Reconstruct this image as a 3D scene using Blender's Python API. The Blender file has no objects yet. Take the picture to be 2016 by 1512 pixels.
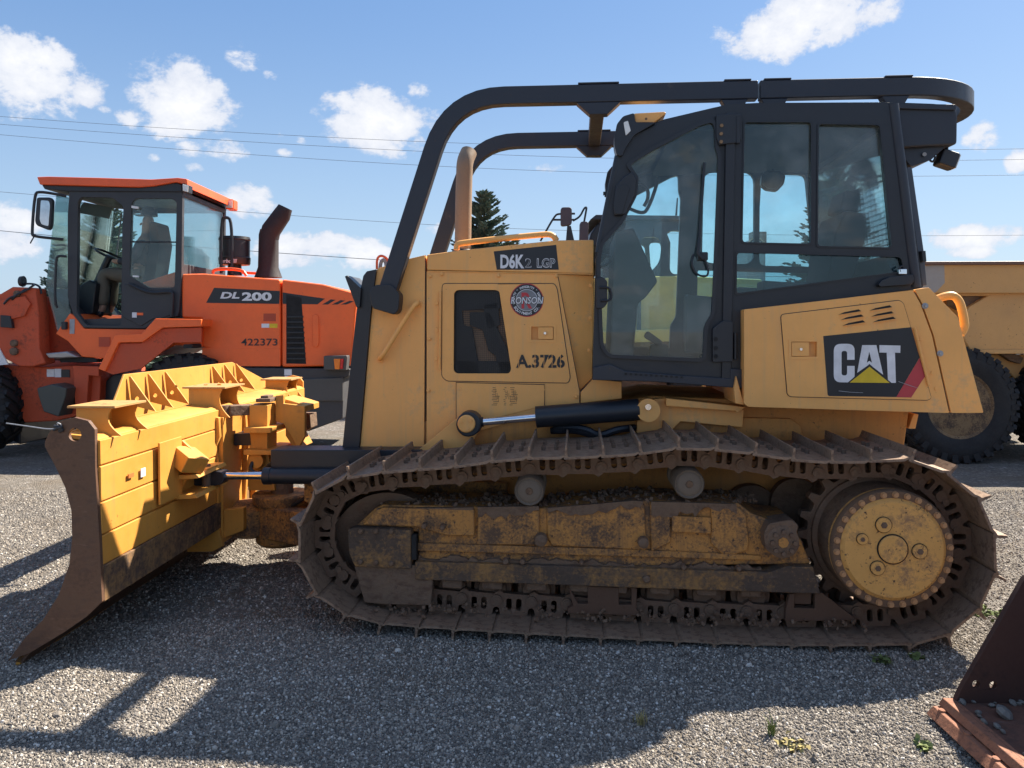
import bpy, bmesh, math, random
from mathutils import Vector, Matrix, noise
from mathutils.geometry import tessellate_polygon
random.seed(7)
C = bpy.context.scene.collection
SC = bpy.context.scene
R = math.radians
# ------------------------------------------------------------------ camera
CAMH = 1.62
FPX = 1600.0; HORIZ = 645.0; CX = 1008.0
cam_d = bpy.data.cameras.new('camera'); cam = bpy.data.objects.new('camera', cam_d); C.objects.link(cam)
cam.location = (0, 0, CAMH); cam.rotation_euler = (R(90), 0, 0)
cam_d.sensor_width = 36; cam_d.lens = 36 * FPX / 2016; cam_d.shift_y = -(756 - HORIZ) / 2016
cam_d.clip_start = 0.05; cam_d.clip_end = 3000
SC.camera = cam
# ------------------------------------------------------------------ exposure
SC.view_settings.view_transform = 'Standard'; SC.view_settings.look = 'None'
SC.view_settings.gamma = 1; SC.view_settings.use_curve_mapping = False
SC.view_settings.exposure = 1.6
# ------------------------------------------------------------------ sun : shadows shift (-.73,-.66) per metre of height
sd = Vector((0.74, 0.582, 1.0)).normalized()
SUN_EL = math.asin(sd.z); SUN_AZ = math.atan2(sd.x, sd.y)          # azimuth clockwise from +Y
sl = bpy.data.lights.new('sun', 'SUN'); so = bpy.data.objects.new('sun', sl); C.objects.link(so)
sl.energy = 4.5; sl.angle = R(0.53); sl.color = (1.0, 0.90, 0.76)
so.rotation_euler = sd.to_track_quat('Z', 'Y').to_euler(); so.location = (6, 6, 12)
# ------------------------------------------------------------------ world : Nishita sky with cumulus
W = bpy.data.worlds.new('World'); SC.world = W; W.use_nodes = True
nt = W.node_tree; nt.nodes.clear()
class NB:
    """tiny node-building helper"""
    def __init__(s, nt): s.nt = nt
    def n(s, t, **k):
        x = s.nt.nodes.new(t)
        for a, b in k.items(): setattr(x, a, b)
        return x
    def put(s, inp, v):
        if isinstance(v, bpy.types.NodeSocket): s.nt.links.new(v, inp)
        elif v is not None:
            if hasattr(inp.default_value, '__len__') and not hasattr(v, '__len__'): v = (v,) * len(inp.default_value)
            elif hasattr(v, '__len__') and len(inp.default_value) == 4 and len(v) == 3: v = tuple(v) + (1,)
            inp.default_value = v
    def m(s, op, a, b=None, c=None, clamp=False):
        x = s.n('ShaderNodeMath', operation=op, use_clamp=clamp)
        for i, v in enumerate((a, b, c)):
            if v is not None: s.put(x.inputs[i], v)
        return x.outputs[0]
    def vm(s, op, a, b=None):
        x = s.n('ShaderNodeVectorMath', operation=op); s.put(x.inputs[0], a)
        if b is not None: s.put(x.inputs[1], b)
        return x.outputs['Value'] if op in ('LENGTH', 'DOT_PRODUCT', 'DISTANCE') else x.outputs[0]
    def noise(s, vec, scale, detail=4, rough=.55, dist=0, out='Fac'):
        x = s.n('ShaderNodeTexNoise'); s.put(x.inputs['Vector'], vec); x.inputs['Scale'].default_value = scale
        x.inputs['Detail'].default_value = detail; x.inputs['Roughness'].default_value = rough
        x.inputs['Distortion'].default_value = dist; return x.outputs[out]
    def vor(s, vec, scale, feature='F1', out='Distance', rnd=1):
        x = s.n('ShaderNodeTexVoronoi', feature=feature); s.put(x.inputs['Vector'], vec)
        x.inputs['Scale'].default_value = scale; x.inputs['Randomness'].default_value = rnd; return x.outputs[out]
    def mr(s, v, a, b, c=0, d=1, smooth=False):
        x = s.n('ShaderNodeMapRange'); x.interpolation_type = 'SMOOTHSTEP' if smooth else 'LINEAR'; x.clamp = True
        for i, q in enumerate((v, a, b, c, d)): s.put(x.inputs[i], q)
        return x.outputs[0]
    def mix(s, f, a, b, mode='MIX'):
        x = s.n('ShaderNodeMix', data_type='RGBA', blend_type=mode); s.put(x.inputs[0], f); s.put(x.inputs[6], a); s.put(x.inputs[7], b)
        return x.outputs[2]
    def scalev(s, v, f):
        x = s.n('ShaderNodeMapping'); s.put(x.inputs[0], v); x.inputs['Scale'].default_value = f; return x.outputs[0]
b = NB(nt)
sky = b.n('ShaderNodeTexSky', sky_type='NISHITA'); sky.sun_disc = False
sky.sun_elevation = SUN_EL; sky.sun_rotation = SUN_AZ; sky.altitude = 200
sky.air_density = 1.15; sky.dust_density = 0.6; sky.ozone_density = 2.2
tc = b.n('ShaderNodeTexCoord'); d = tc.outputs['Generated']
sx = b.n('ShaderNodeSeparateXYZ'); b.put(sx.inputs[0], d); dx, dy, dz = sx.outputs
hyp = b.m('SQRT', b.m('ADD', b.m('MULTIPLY', dx, dx), b.m('MULTIPLY', dy, dy)))
az = b.m('ARCTAN2', dx, dy); el = b.m('ARCTAN2', dz, hyp)
cb = b.n('ShaderNodeCombineXYZ'); b.put(cb.inputs[0], az); b.put(cb.inputs[1], b.m('MULTIPLY', el, 1.35)); ae = cb.outputs[0]
n1 = b.noise(ae, 11, 8, .64, .2); n2 = b.noise(ae, 30, 5, .6)
puff = b.m('ADD', b.m('MULTIPLY', b.m('SUBTRACT', n1, .5), 5.5), b.m('MULTIPLY', b.m('SUBTRACT', n2, .5), 2.2))
CL = [(300,140,26,14,.5),(1480,60,40,16,.5),(400,330,40,14,.5),(1100,330,60,14,.35),(200,215,30,12,.5),(700,230,40,20,.5),(560,300,30,10,.45),(90,120,60,40,.9),(330,230,40,22,.7),(60,165,135,78,1),(165,190,48,26,.9),(365,190,112,66,1),(480,118,66,32,.55),(528,150,34,14,.45),(735,238,112,62,1),(823,180,30,20,.8),
      (1590,38,150,58,1.15),(1725,28,60,30,1),(435,298,80,26,.7),(260,228,44,22,.6),(545,262,28,14,.4),(298,310,22,14,.4),(1925,275,44,34,.85),
      (2010,312,30,24,.9),(478,398,58,34,1.1),(40,435,110,42,.65),(20,480,120,40,.6),(600,500,95,38,1),(725,502,60,30,1),(880,452,60,18,.7),
      (1930,468,100,26,.85),(1915,497,50,14,1),(590,275,20,14,.4),(1330,320,60,26,.5)]
def to_ae(px, py):
    u = (px - CX) / FPX; w = (HORIZ - py) / FPX
    return math.atan(u), math.atan2(w, math.hypot(u, 1))
acc = None; hsh = None
for (px, py, rx, ry, s) in CL:
    a0, e0 = to_ae(px, py); k = math.cos(a0)
    ex = b.m('MULTIPLY', b.m('SUBTRACT', az, a0), FPX / rx / (k * k)); ey = b.m('MULTIPLY', b.m('SUBTRACT', el, e0), FPX / ry / k)
    q = b.m('SUBTRACT', s * 1.2, b.m('MULTIPLY', b.m('ADD', b.m('MULTIPLY', ex, ex), b.m('MULTIPLY', ey, ey)), 1.0))
    acc = q if acc is None else b.m('MAXIMUM', acc, q)
# the rest of the sky carries the same kind of broken cumulus
proj = b.vm('DIVIDE', d, b.vm('ADD', b.m('ABSOLUTE', dz), (.12, .12, .12)))
rest = b.m('MULTIPLY', b.m('SUBTRACT', b.noise(b.vm('MULTIPLY', proj, (1, 1, 0)), 1.1, 6, .6), .53), 7)
side = b.mr(b.m('ABSOLUTE', az), .66, .85, 0, 1, True)
up = b.mr(el, .48, .62, 0, 1, True)
oth = b.m('MAXIMUM', side, up)
acc = b.m('ADD', b.m('MULTIPLY', b.m('MAXIMUM', acc, -2.0), b.m('SUBTRACT', 1, oth)), b.m('MULTIPLY', rest, oth))
dens = b.mr(b.m('ADD', acc, puff), .0, .8, 0, 1, True)
dens = b.m('MULTIPLY', dens, b.mr(el, -.01, .02))
shade = b.mr(b.m('ADD', b.m('ADD', acc, puff), b.m('MULTIPLY', b.noise(b.vm('ADD', ae, (0, -.02, 0)), 16, 5, .6), 1.6)), .9, 3.4)
ccol = b.mix(shade, (4.0, 4.3, 5.0), (6.4, 6.3, 6.15))
skc = b.mix(b.mr(el, 0, .40, .80, .62, True), sky.outputs[0], b.mix(b.mr(el, 0, .42, 0, 1, True), (2.55, 3.5, 4.7), (.78, 1.72, 3.65)))
hz = b.mix(b.m('MULTIPLY', dens, .97), skc, ccol)
bg = b.n('ShaderNodeBackground'); b.put(bg.inputs[0], hz); bg.inputs[1].default_value = 0.06
out = b.n('ShaderNodeOutputWorld'); nt.links.new(bg.outputs[0], out.inputs[0])

# ------------------------------------------------------------------ materials
MATS = {}
def newmat(name):
    m = bpy.data.materials.new(name); m.use_nodes = True; m.node_tree.nodes.clear()
    return m, NB(m.node_tree)
def finish(m, k, base, rough, metal=0, bump=None, bstr=.2, bdist=.01, coat=0, spec=.5):
    p = k.n('ShaderNodeBsdfPrincipled'); k.put(p.inputs['Base Color'], base); k.put(p.inputs['Roughness'], rough)
    k.put(p.inputs['Metallic'], metal); p.inputs['Coat Weight'].default_value = coat; p.inputs['Specular IOR Level'].default_value = spec
    if bump is not None:
        q = k.n('ShaderNodeBump'); q.inputs['Strength'].default_value = bstr; q.inputs['Distance'].default_value = bdist
        k.put(q.inputs['Height'], bump); k.nt.links.new(q.outputs[0], p.inputs['Normal'])
    o = k.n('ShaderNodeOutputMaterial'); k.nt.links.new(p.outputs[0], o.inputs[0])
def paint(name, col, dirt=(.09, .07, .055), amt=.3, rough=.42, scale=3.0, metal=0, coat=0, chips=0, streak=False, spec=.5, lump=0, third=None):
    """weathered paint: patchy tone, dusty film, grime patches, chips"""
    if name in MATS: return MATS[name]
    m, k = newmat(name); t = k.n('ShaderNodeTexCoord').outputs['Object']
    big = k.noise(t, scale, 6, .65); fine = k.noise(t, scale * 11, 5, .7)
    tone = k.mix(k.mr(big, .3, .7), tuple(c * .86 for c in col), tuple(min(1, c * 1.08) for c in col))
    v = k.m('ADD', k.m('MULTIPLY', big, .6), k.m('MULTIPLY', fine, .4))
    th = .72 - amt * .36
    c1 = k.mix(k.mr(v, th, th + .13, 0, min(1, amt * 1.6 + .1)), tone, dirt)
    if streak:
        st = k.noise(k.scalev(t, (26, 26, 1.6)), 1, 4, .6)
        c1 = k.mix(k.mr(st, .52, .8, 0, float(streak)), c1, dirt)
    if chips:
        ch = k.noise(t, 34, 6, .75)
        c1 = k.mix(k.mr(ch, .70 - chips * .12, .72 - chips * .12), c1, (.075, .04, .025))
    if third:
        tn = k.noise(k.scalev(t, (1, 1, 1.8)), scale * 2.7, 7, .72); c1 = k.mix(k.mr(tn, .50, .62, 0, .85), c1, third)
        sc_ = k.noise(k.scalev(t, (3, 3, 22)), 3, 6, .75); c1 = k.mix(k.mr(sc_, .60, .70, 0, .6), c1, tuple(min(1, c * 1.9 + .03) for c in third))
    rg = k.mr(v, .35, .7, rough * .8, min(1, rough * 1.5))
    finish(m, k, c1, rg, metal, k.noise(t, 60, 4, .6) if not lump else k.m('ADD', k.noise(t, 22, 8, .7), k.m('MULTIPLY', k.noise(t, 7, 3, .6), 1.5)), .12 if not lump else .8, .002 if not lump else lump, coat, spec)
    MATS[name] = m; return m
def plain(name, col, rough=.5, metal=0, spec=.5):
    if name in MATS: return MATS[name]
    m, k = newmat(name); t = k.n('ShaderNodeTexCoord').outputs['Object']
    n = k.noise(t, 12, 4, .6)
    finish(m, k, k.mix(k.mr(n, .3, .7), tuple(c * .85 for c in col), tuple(min(1, c * 1.1) for c in col)), k.mr(n, .3, .7, rough * .85, min(1, rough * 1.15)), metal, spec=spec)
    MATS[name] = m; return m
def glassmat(name, tint, refl_haze=.06, refl_col=(.5, .52, .5)):
    m, k = newmat(name); t = k.n('ShaderNodeTexCoord').outputs['Object']
    tr = k.n('ShaderNodeBsdfTransparent'); tr.inputs[0].default_value = (*tint, 1)
    gl = k.n('ShaderNodeBsdfGlossy'); gl.inputs['Roughness'].default_value = .02; gl.inputs[0].default_value = (1, 1, 1, 1)
    fr = k.n('ShaderNodeFresnel'); fr.inputs[0].default_value = 1.5
    df = k.n('ShaderNodeBsdfDiffuse'); df.inputs[0].default_value = (*refl_col, 1)
    a = k.n('ShaderNodeMixShader'); k.put(a.inputs[0], k.mr(k.noise(t, 2.0, 6, .65), .45, .72, refl_haze * .2, refl_haze * 4))  # noise-masked milky diffuse patches, painted in as cloud reflections on the panes
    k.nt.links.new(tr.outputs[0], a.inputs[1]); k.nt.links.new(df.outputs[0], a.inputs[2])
    c = k.n('ShaderNodeMixShader'); k.put(c.inputs[0], k.m('MULTIPLY', fr.outputs[0], .8))
    k.nt.links.new(a.outputs[0], c.inputs[1]); k.nt.links.new(gl.outputs[0], c.inputs[2])
    o = k.n('ShaderNodeOutputMaterial'); k.nt.links.new(c.outputs[0], o.inputs[0])
    MATS[name] = m; return m
YEL = paint('machine_yellow', (.90, .44, .125), (.56, .36, .19), .46, .45, 1.6, chips=.22, streak=.4)
YELB = paint('blade_yellow', (.62, .285, .048), (.34, .17, .07), .36, .5, 2.4, chips=.35, streak=.3)
YELD = paint('dirty_yellow', (.54, .245, .058), (.12, .072, .045), .78, .75, 6.5, chips=.9, streak=.95, lump=.006)
YELT = paint('dusty_truck_yellow', (.60, .33, .12), (.16, .10, .06), .35, .6, 1.6, chips=.5)
RAIL = paint('grimy_rail', (.34, .175, .055), (.085, .058, .042), .85, .8, 4.5, chips=.6, streak=.9, lump=.012, third=(.10, .066, .046))
MUD = paint('mud_steel', (.175, .11, .07), (.055, .04, .032), .5, .8, 4, chips=.2, lump=.014, third=(.11, .062, .04))
STEEL = paint('worn_track_steel', (.16, .10, .065), (.04, .03, .025), .5, .65, 9, metal=.1, lump=.008, third=(.15, .08, .05))
SHOE = paint('track_shoe_steel', (.28, .19, .13), (.10, .06, .04), .55, .55, 8, metal=.15, lump=.006, third=(.13, .075, .05))
RUST = paint('rusty_edge_steel', (.12, .065, .04), (.04, .028, .022), .4, .7, 5, metal=.2)
RUSTO = paint('orange_rust', (.27, .10, .05), (.10, .05, .035), .4, .8, 5)
RUSTD = paint('dark_rust', (.06, .027, .02), (.028, .018, .016), .5, .85, 3)
BLK = paint('black_paint', (.016, .019, .026), (.05, .047, .045), .25, .38, 4)
BLKG = paint('black_guard_paint', (.022, .026, .038), (.10, .085, .075), .34, .42, 5, chips=.35)
DARK = plain('dark_recess', (.012, .012, .013), .8)
RUB = paint('tyre_rubber', (.014, .014, .016), (.05, .045, .04), .35, .75, 4)
CHR = plain('chrome_rod', (.75, .76, .80), .12, 1)
WHT = plain('white_print', (.72, .73, .76), .5)
BLKP = plain('black_print', (.012, .014, .02), .38)
REDP = plain('red_print', (.55, .035, .05), .45)
YELP = plain('yellow_print', (.72, .50, .02), .45)
GRYP = plain('grey_print', (.35, .36, .38), .5)
LENS = plain('lamp_lens', (.75, .76, .74), .15)
AMB = plain('amber_lens', (.85, .22, .02), .2); REDL = plain('red_lens', (.6, .02, .02), .2)
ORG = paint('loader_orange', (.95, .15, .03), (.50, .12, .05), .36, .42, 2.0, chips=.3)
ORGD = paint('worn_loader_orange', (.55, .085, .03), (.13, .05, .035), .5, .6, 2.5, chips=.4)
ORGR = paint('roof_orange', (.85, .12, .03), (.3, .06, .04), .1, .35, 2)
GRYC = paint('cab_dark_grey', (.035, .038, .045), (.07, .068, .066), .25, .5, 4)
FABR = plain('seat_fabric', (.035, .037, .042), .9)
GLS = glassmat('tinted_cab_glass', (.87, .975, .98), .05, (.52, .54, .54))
GLSD = glassmat('darker_cab_glass', (.68, .86, .89), .03, (.25, .30, .32))
GLSL = glassmat('loader_cab_glass', (.86, .955, .95), .03)
MIRR = plain('mirror_glass', (.5, .52, .55), .06, 1)
# ------------------------------------------------------------------ mesh helpers
class MB:
    def __init__(s): s.bm = bmesh.new()
    def face(s, pts):
        try: return s.bm.faces.new([s.bm.verts.new(p) for p in pts])
        except Exception: return None
    def prism(s, poly, y0, y1, holes=()):
        """outline (x,z) with holes, thickness along y"""
        loops = [list(poly)] + [list(h) for h in holes]
        flat = [p for l in loops for p in l]
        tris = tessellate_polygon([[Vector((p[0], p[1], 0)) for p in l] for l in loops])
        A = [s.bm.verts.new((p[0], y0, p[1])) for p in flat]; B = [s.bm.verts.new((p[0], y1, p[1])) for p in flat]
        if not holes:
            for V in (A, B):
                try: s.bm.faces.new(V)
                except Exception: pass
        else:
            for t in tris:
                for V in (A, B):
                    try: s.bm.faces.new([V[i] for i in t])
                    except Exception: pass
        o = 0
        for l in loops:
            n = len(l)
            for i in range(n):
                j = (i + 1) % n
                try: s.bm.faces.new([A[o + i], A[o + j], B[o + j], B[o + i]])
                except Exception: pass
            o += n
        return s
    def box(s, c, size, rot=None):
        vs = []
        for i in (-1, 1):
            for j in (-1, 1):
                for k in (-1, 1):
                    v = Vector((i * size[0] / 2, j * size[1] / 2, k * size[2] / 2))
                    if rot is not None: v = rot @ v
                    vs.append(s.bm.verts.new(v + Vector(c)))
        for f in ((0, 1, 3, 2), (4, 6, 7, 5), (0, 4, 5, 1), (2, 3, 7, 6), (0, 2, 6, 4), (1, 5, 7, 3)): s.bm.faces.new([vs[i] for i in f])
        return s
    def tube(s, path, r, n=10, rect=None, up=(0, 1, 0), cap=True, rads=None):
        """sweep a circle (or a rect (w along up-ish side, h)) along a path"""
        P = [Vector(p) for p in path]; rings = []; prev = None
        for i, p in enumerate(P):
            t = (P[min(i + 1, len(P) - 1)] - P[max(i - 1, 0)]).normalized()
            if rect:
                a = Vector(up); a = (a - t * a.dot(t))
                if a.length < 1e-4: a = prev or Vector((1, 0, 0))
                a.normalize()
            else:
                a = prev or (Vector((0, 1, 0)) if abs(t.y) < .9 else Vector((1, 0, 0)))
                a = (a - t * a.dot(t)).normalized()
            prev = a; c = t.cross(a)
            if rect:
                w, h = rect
                rings.append([s.bm.verts.new(p + a * x * w / 2 + c * y * h / 2) for x, y in ((-1, -1), (1, -1), (1, 1), (-1, 1))])
            else:
                rr = rads[i] if rads else r
                rings.append([s.bm.verts.new(p + (a * math.cos(q) + c * math.sin(q)) * rr) for q in [2 * math.pi * j / n for j in range(n)]])
        m = len(rings[0])
        for A, B in zip(rings, rings[1:]):
            for j in range(m): s.bm.faces.new([A[j], A[(j + 1) % m], B[(j + 1) % m], B[j]])
        if cap:
            s.bm.faces.new(rings[0][::-1]); s.bm.faces.new(rings[-1])
        return s
    def cyl(s, p0, p1, r, n=16, r2=None):
        return s.tube([p0, p1], r, n, rads=[r, r if r2 is None else r2])
    def lathe(s, prof, c, axis='y', n=32, cap=True):
        """prof: (offset along axis, radius)"""
        rings = []
        for (o, r) in prof:
            ring = []
            for j in range(n):
                q = 2 * math.pi * j / n
                if axis == 'y': v = (c[0] + r * math.cos(q), c[1] + o, c[2] + r * math.sin(q))
                elif axis == 'z': v = (c[0] + r * math.cos(q), c[1] + r * math.sin(q), c[2] + o)
                else: v = (c[0] + o, c[1] + r * math.cos(q), c[2] + r * math.sin(q))
                ring.append(s.bm.verts.new(v))
            rings.append(ring)
        for A, B in zip(rings, rings[1:]):
            for j in range(n): s.bm.faces.new([A[j], A[(j + 1) % n], B[(j + 1) % n], B[j]])
        if cap and prof[0][1] > 1e-4: s.bm.faces.new(rings[0][::-1])
        if cap and prof[-1][1] > 1e-4: s.bm.faces.new(rings[-1])
        return s
    def mesh(s, name, mat, smooth=35):
        bmesh.ops.recalc_face_normals(s.bm, faces=s.bm.faces)
        me = bpy.data.meshes.new(name); s.bm.to_mesh(me); s.bm.free()
        for m_ in (mat if isinstance(mat, (list, tuple)) else [mat]): me.materials.append(m_)
        me.polygons.foreach_set('use_smooth', [True] * len(me.polygons)); me.set_sharp_from_angle(angle=R(smooth))
        return me
    def build(s, name, mat, parent=None, bev=0, smooth=35, label=None):
        o = bpy.data.objects.new(name, s.mesh(name, mat, smooth)); C.objects.link(o)
        if parent is not None: o.parent = parent
        if bev:
            b_ = o.modifiers.new('bevel', 'BEVEL'); b_.width = bev; b_.segments = 2; b_.limit_method = 'ANGLE'; b_.angle_limit = R(40); b_.harden_normals = True
        if label: o['label'] = label
        return o
def inst(name, me, parent, mat4=None, loc=None, rot=None):
    o = bpy.data.objects.new(name, me); C.objects.link(o); o.parent = parent
    if mat4 is not None: o.matrix_local = mat4
    if loc is not None: o.location = loc
    if rot is not None: o.rotation_euler = rot
    return o
def tag(o, label=None, cat=None, group=None, kind=None):
    if label: o['label'] = label
    if cat: o['category'] = cat
    if group: o['group'] = group
    if kind: o['kind'] = kind
    return o
def empty(name, loc=(0, 0, 0), rz=0):
    o = bpy.data.objects.new(name, None); C.objects.link(o); o.location = loc; o.rotation_euler = (0, 0, rz); o.empty_display_size = .2; return o
def pivot(name, parent):
    """a part made of sub-parts"""
    o = bpy.data.objects.new(name, None); C.objects.link(o); o.parent = parent; return o
def rp(pts, r, n=4):
    """round the corners of a polygon"""
    out = []; N = len(pts)
    for i in range(N):
        p = Vector(pts[i]); a = Vector(pts[i - 1]); c = Vector(pts[(i + 1) % N])
        rr = min(r, (a - p).length * .45, (c - p).length * .45)
        p0 = p + (a - p).normalized() * rr; p1 = p + (c - p).normalized() * rr
        for k in range(n + 1):
            t = k / n; out.append(tuple(p0 * (1 - t) ** 2 + p * 2 * t * (1 - t) + p1 * t * t))
    return out
def smooth_path(pts, it=2):
    P = [Vector(p) for p in pts]
    for _ in range(it):
        Q = [P[0]]
        for a, c in zip(P, P[1:]): Q += [a * .75 + c * .25, a * .25 + c * .75]
        Q.append(P[-1]); P = Q
    return P
def circ(c, r, n=20): return [(c[0] + r * math.cos(2 * math.pi * i / n), c[1] + r * math.sin(2 * math.pi * i / n)) for i in range(n)]
def offset(poly, d):
    """grow polygon outward by d"""
    A = sum(poly[i][0] * poly[(i + 1) % len(poly)][1] - poly[(i + 1) % len(poly)][0] * poly[i][1] for i in range(len(poly)))
    s = 1 if A > 0 else -1; out = []; N = len(poly)
    for i in range(N):
        p = Vector(poly[i]); e1 = (p - Vector(poly[i - 1])); e2 = (Vector(poly[(i + 1) % N]) - p)
        if e1.length < 1e-9 or e2.length < 1e-9: out.append(tuple(p)); continue
        n1 = Vector((e1.y, -e1.x)).normalized() * s; n2 = Vector((e2.y, -e2.x)).normalized() * s
        n_ = (n1 + n2)
        n_ = n_.normalized() if n_.length > 1e-6 else n1
        out.append(tuple(p + n_ * d / max(.5, n_.dot(n1))))
    return out
FONT = None
def text(s, name, parent, M, size, mat, off=0, depth=.001, sx=1, align='LEFT', shear=0, spacing=1):
    """flat lettering; M places the text's own xy plane"""
    cu = bpy.data.curves.new('t', 'FONT'); cu.body = s; cu.size = size; cu.offset = off; cu.extrude = depth; cu.align_x = align
    cu.shear = shear; cu.space_character = spacing; cu.resolution_u = 3
    o = bpy.data.objects.new('t', cu); C.objects.link(o)
    dg = bpy.context.evaluated_depsgraph_get(); me = bpy.data.meshes.new_from_object(o.evaluated_get(dg))
    bpy.data.objects.remove(o); me.transform(M @ Matrix.Diagonal((sx, 1, 1, 1))); me.materials.clear(); me.materials.append(mat)
    q = bpy.data.objects.new(name, me); C.objects.link(q); q.parent = parent; return q
def facing(x, y, z):
    """text plane standing in xz, facing -y"""
    return Matrix.Translation((x, y, z)) @ Matrix.Rotation(R(90), 4, 'X')
def join(objs, name):
    """merge meshes made above into one part"""
    bm = bmesh.new(); mats = []; par = objs[0].parent
    for o in objs:
        me = o.data; idx = []
        for m_ in me.materials:
            if m_ not in mats: mats.append(m_)
            idx.append(mats.index(m_))
        n0 = len(bm.faces); bm.from_mesh(me); bm.faces.ensure_lookup_table()
        for f in bm.faces[n0:]: f.material_index = idx[f.material_index] if idx else 0
        bpy.data.objects.remove(o)
    me = bpy.data.meshes.new(name); bm.to_mesh(me); bm.free()
    for m_ in mats: me.materials.append(m_)
    q = bpy.data.objects.new(name, me); C.objects.link(q); q.parent = par; return q
def Wp(px, py, Y): return ((px - CX) / FPX * Y, CAMH - (py - HORIZ) / FPX * Y)
def Wl(pts, Y): return [Wp(p[0], p[1], Y) for p in pts]
# dozer frame
TH = R(4.5); DY = 5.65; cs, sn = math.cos(TH), math.sin(TH)
def D(px, py, yl):
    u = (px - CX) / FPX; t = (yl + DY * cs) / (u * sn + cs)
    X, Y, Z = u * t, t, CAMH - (py - HORIZ) / FPX * t
    return (X * cs - (Y - DY) * sn, Z)
def D3(px, py, yl): x, z = D(px, py, yl); return Vector((x, yl, z))
def Dl(pts, yl): return [D(p[0], p[1], yl) for p in pts]
def zm(pts, ox, oy, s): return [(ox + p[0] * s, oy + p[1] * s) for p in pts]
# ------------------------------------------------------------------ ground
def gh(x, y): return -.032 + (.014 * noise.noise((x * .8, y * .8, 1)) + .010 * noise.noise((x * 2.7, y * 2.7, 4)) if abs(x) < 9 and 1 < y < 13 else 0)
def ground():
    m, k = newmat('gravel'); t = k.n('ShaderNodeTexCoord').outputs['Object']
    v1 = k.vor(t, 62, 'F1', 'Color'); v1d = k.vor(t, 62); v2d = k.vor(t, 130); v3 = k.vor(t, 28, 'F1', 'Color')
    big = k.noise(t, .55, 5, .6); mid = k.noise(t, 3.2, 5, .65)
    s = k.n('ShaderNodeSeparateColor'); k.put(s.inputs[0], v1); g = s.outputs[0]
    s3 = k.n('ShaderNodeSeparateColor'); k.put(s3.inputs[0], v3)
    c = k.mix(k.mr(g, 0, 1), (.13, .12, .11), (.32, .295, .26))
    c = k.mix(k.mr(s3.outputs[1], .90, .96), c, (.42, .39, .36))
    c = k.mix(k.mr(mid, .42, .68, 0, .5), c, (.16, .14, .118))
    c = k.mix(k.mr(big, .45, .7, 0, .45), c, (.20, .17, .135))
    h = k.m('ADD', k.m('MULTIPLY', v1d, -1.0), k.m('MULTIPLY', v2d, -.5))
    h = k.m('ADD', h, k.m('MULTIPLY', mid, .8)); fines = k.mr(k.noise(k.scalev(t, (1, 1.6, 1)), 1.1, 6, .7), .45, .62); c = k.mix(k.m('MULTIPLY', fines, .6), c, (.19, .155, .115))
    finish(m, k, c, .9, 0, h, 1.0, .022, spec=.2)
    bm = bmesh.new()
    xs = [-1500, -300, -80, -30, -14] + [-8 + i * .12 for i in range(134)] + [14, 30, 80, 300, 1500]
    ys = [-300, -40, -8, 0] + [1.5 + i * .12 for i in range(92)] + [16, 22, 40, 90, 300, 1000, 2500]
    V = []
    for y in ys:
        row = []
        for x in xs:
            near = abs(x) < 9 and 1 < y < 13
            z = gh(x, y)
            row.append(bm.verts.new((x, y, z)))
        V.append(row)
    for a, b_ in zip(V, V[1:]):
        for i in range(len(xs) - 1): bm.faces.new([a[i], a[i + 1], b_[i + 1], b_[i]])
    me = bpy.data.meshes.new('gravel_ground'); bm.to_mesh(me); bm.free(); me.materials.append(m)
    me.polygons.foreach_set('use_smooth', [True] * len(me.polygons))
    o = bpy.data.objects.new('gravel_ground', me); C.objects.link(o); tag(o, kind='structure')
    return o
GROUND = ground()


# ================================================================== BULLDOZER
DZ = empty('bulldozer', (0, DY, 0), -TH)
tag(DZ, 'large yellow crawler dozer with black cab and brush guard, centre of the photo', 'bulldozer')
HY = -.55
def mirror_pair(fn):
    for s in (1, -1): fn(s)
# ---------------- tracks
top = zm([(330,490),(530,460),(720,448),(910,432),(1105,405),(1290,385),(1490,385),(1690,378),(1880,365)],560,760,.3704) + \
      zm([(230,320),(440,325),(640,350),(850,383),(1040,395),(1240,388),(1430,372)],1240,760,.385)
wrap = [(1860,930),(1912,966),(1944,1012),(1960,1068),(1962,1112),(1950,1160),(1922,1205),(1880,1242),(1838,1262),(1788,1269)]
bot = [(1571,1270),(1413,1265),(1200,1255),(982,1243),(819,1233),(740,1226),(682,1210)]
lw = [(640,1186),(608,1150),(590,1105),(586,1060),(597,1015),(618,975),(650,952)]
loop = top + wrap + bot + lw
yT = -1.38
P = [Vector(D(p[0], p[1], yT)) for p in loop]
for _ in range(2):
    Q = []
    for i in range(len(P)):
        a, c = P[i], P[(i + 1) % len(P)]; Q += [a * .75 + c * .25, a * .25 + c * .75]
    P = Q
# resample evenly
Ls = [0]
for i in range(len(P)): Ls.append(Ls[-1] + (P[(i + 1) % len(P)] - P[i]).length)
NS = round(Ls[-1] / .192); pitch = Ls[-1] / NS
def at_s(s):
    s %= Ls[-1]
    for i in range(len(P)):
        if Ls[i + 1] >= s:
            f = (s - Ls[i]) / max(1e-9, Ls[i + 1] - Ls[i]); return P[i].lerp(P[(i + 1) % len(P)], f)
def shoe_mesh():
    m = MB(); L = pitch; w = .38
    # plate profile: x along travel, z outward; grouser at the leading edge
    prof = [(-L*.50,-.004),(-L*.44,-.006),(L*.40,-.006),(L*.50,.004),(L*.56,.010),(L*.57,.016),(L*.49,.014),(L*.38,.007),(-L*.36,.007),(-L*.395,.012),(-L*.40,.062),(-L*.455,.064),(-L*.475,.010),(-L*.50,.004)]
    m.prism(prof, -w, w)
    return m.mesh('track_shoe', SHOE, 20)
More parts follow.
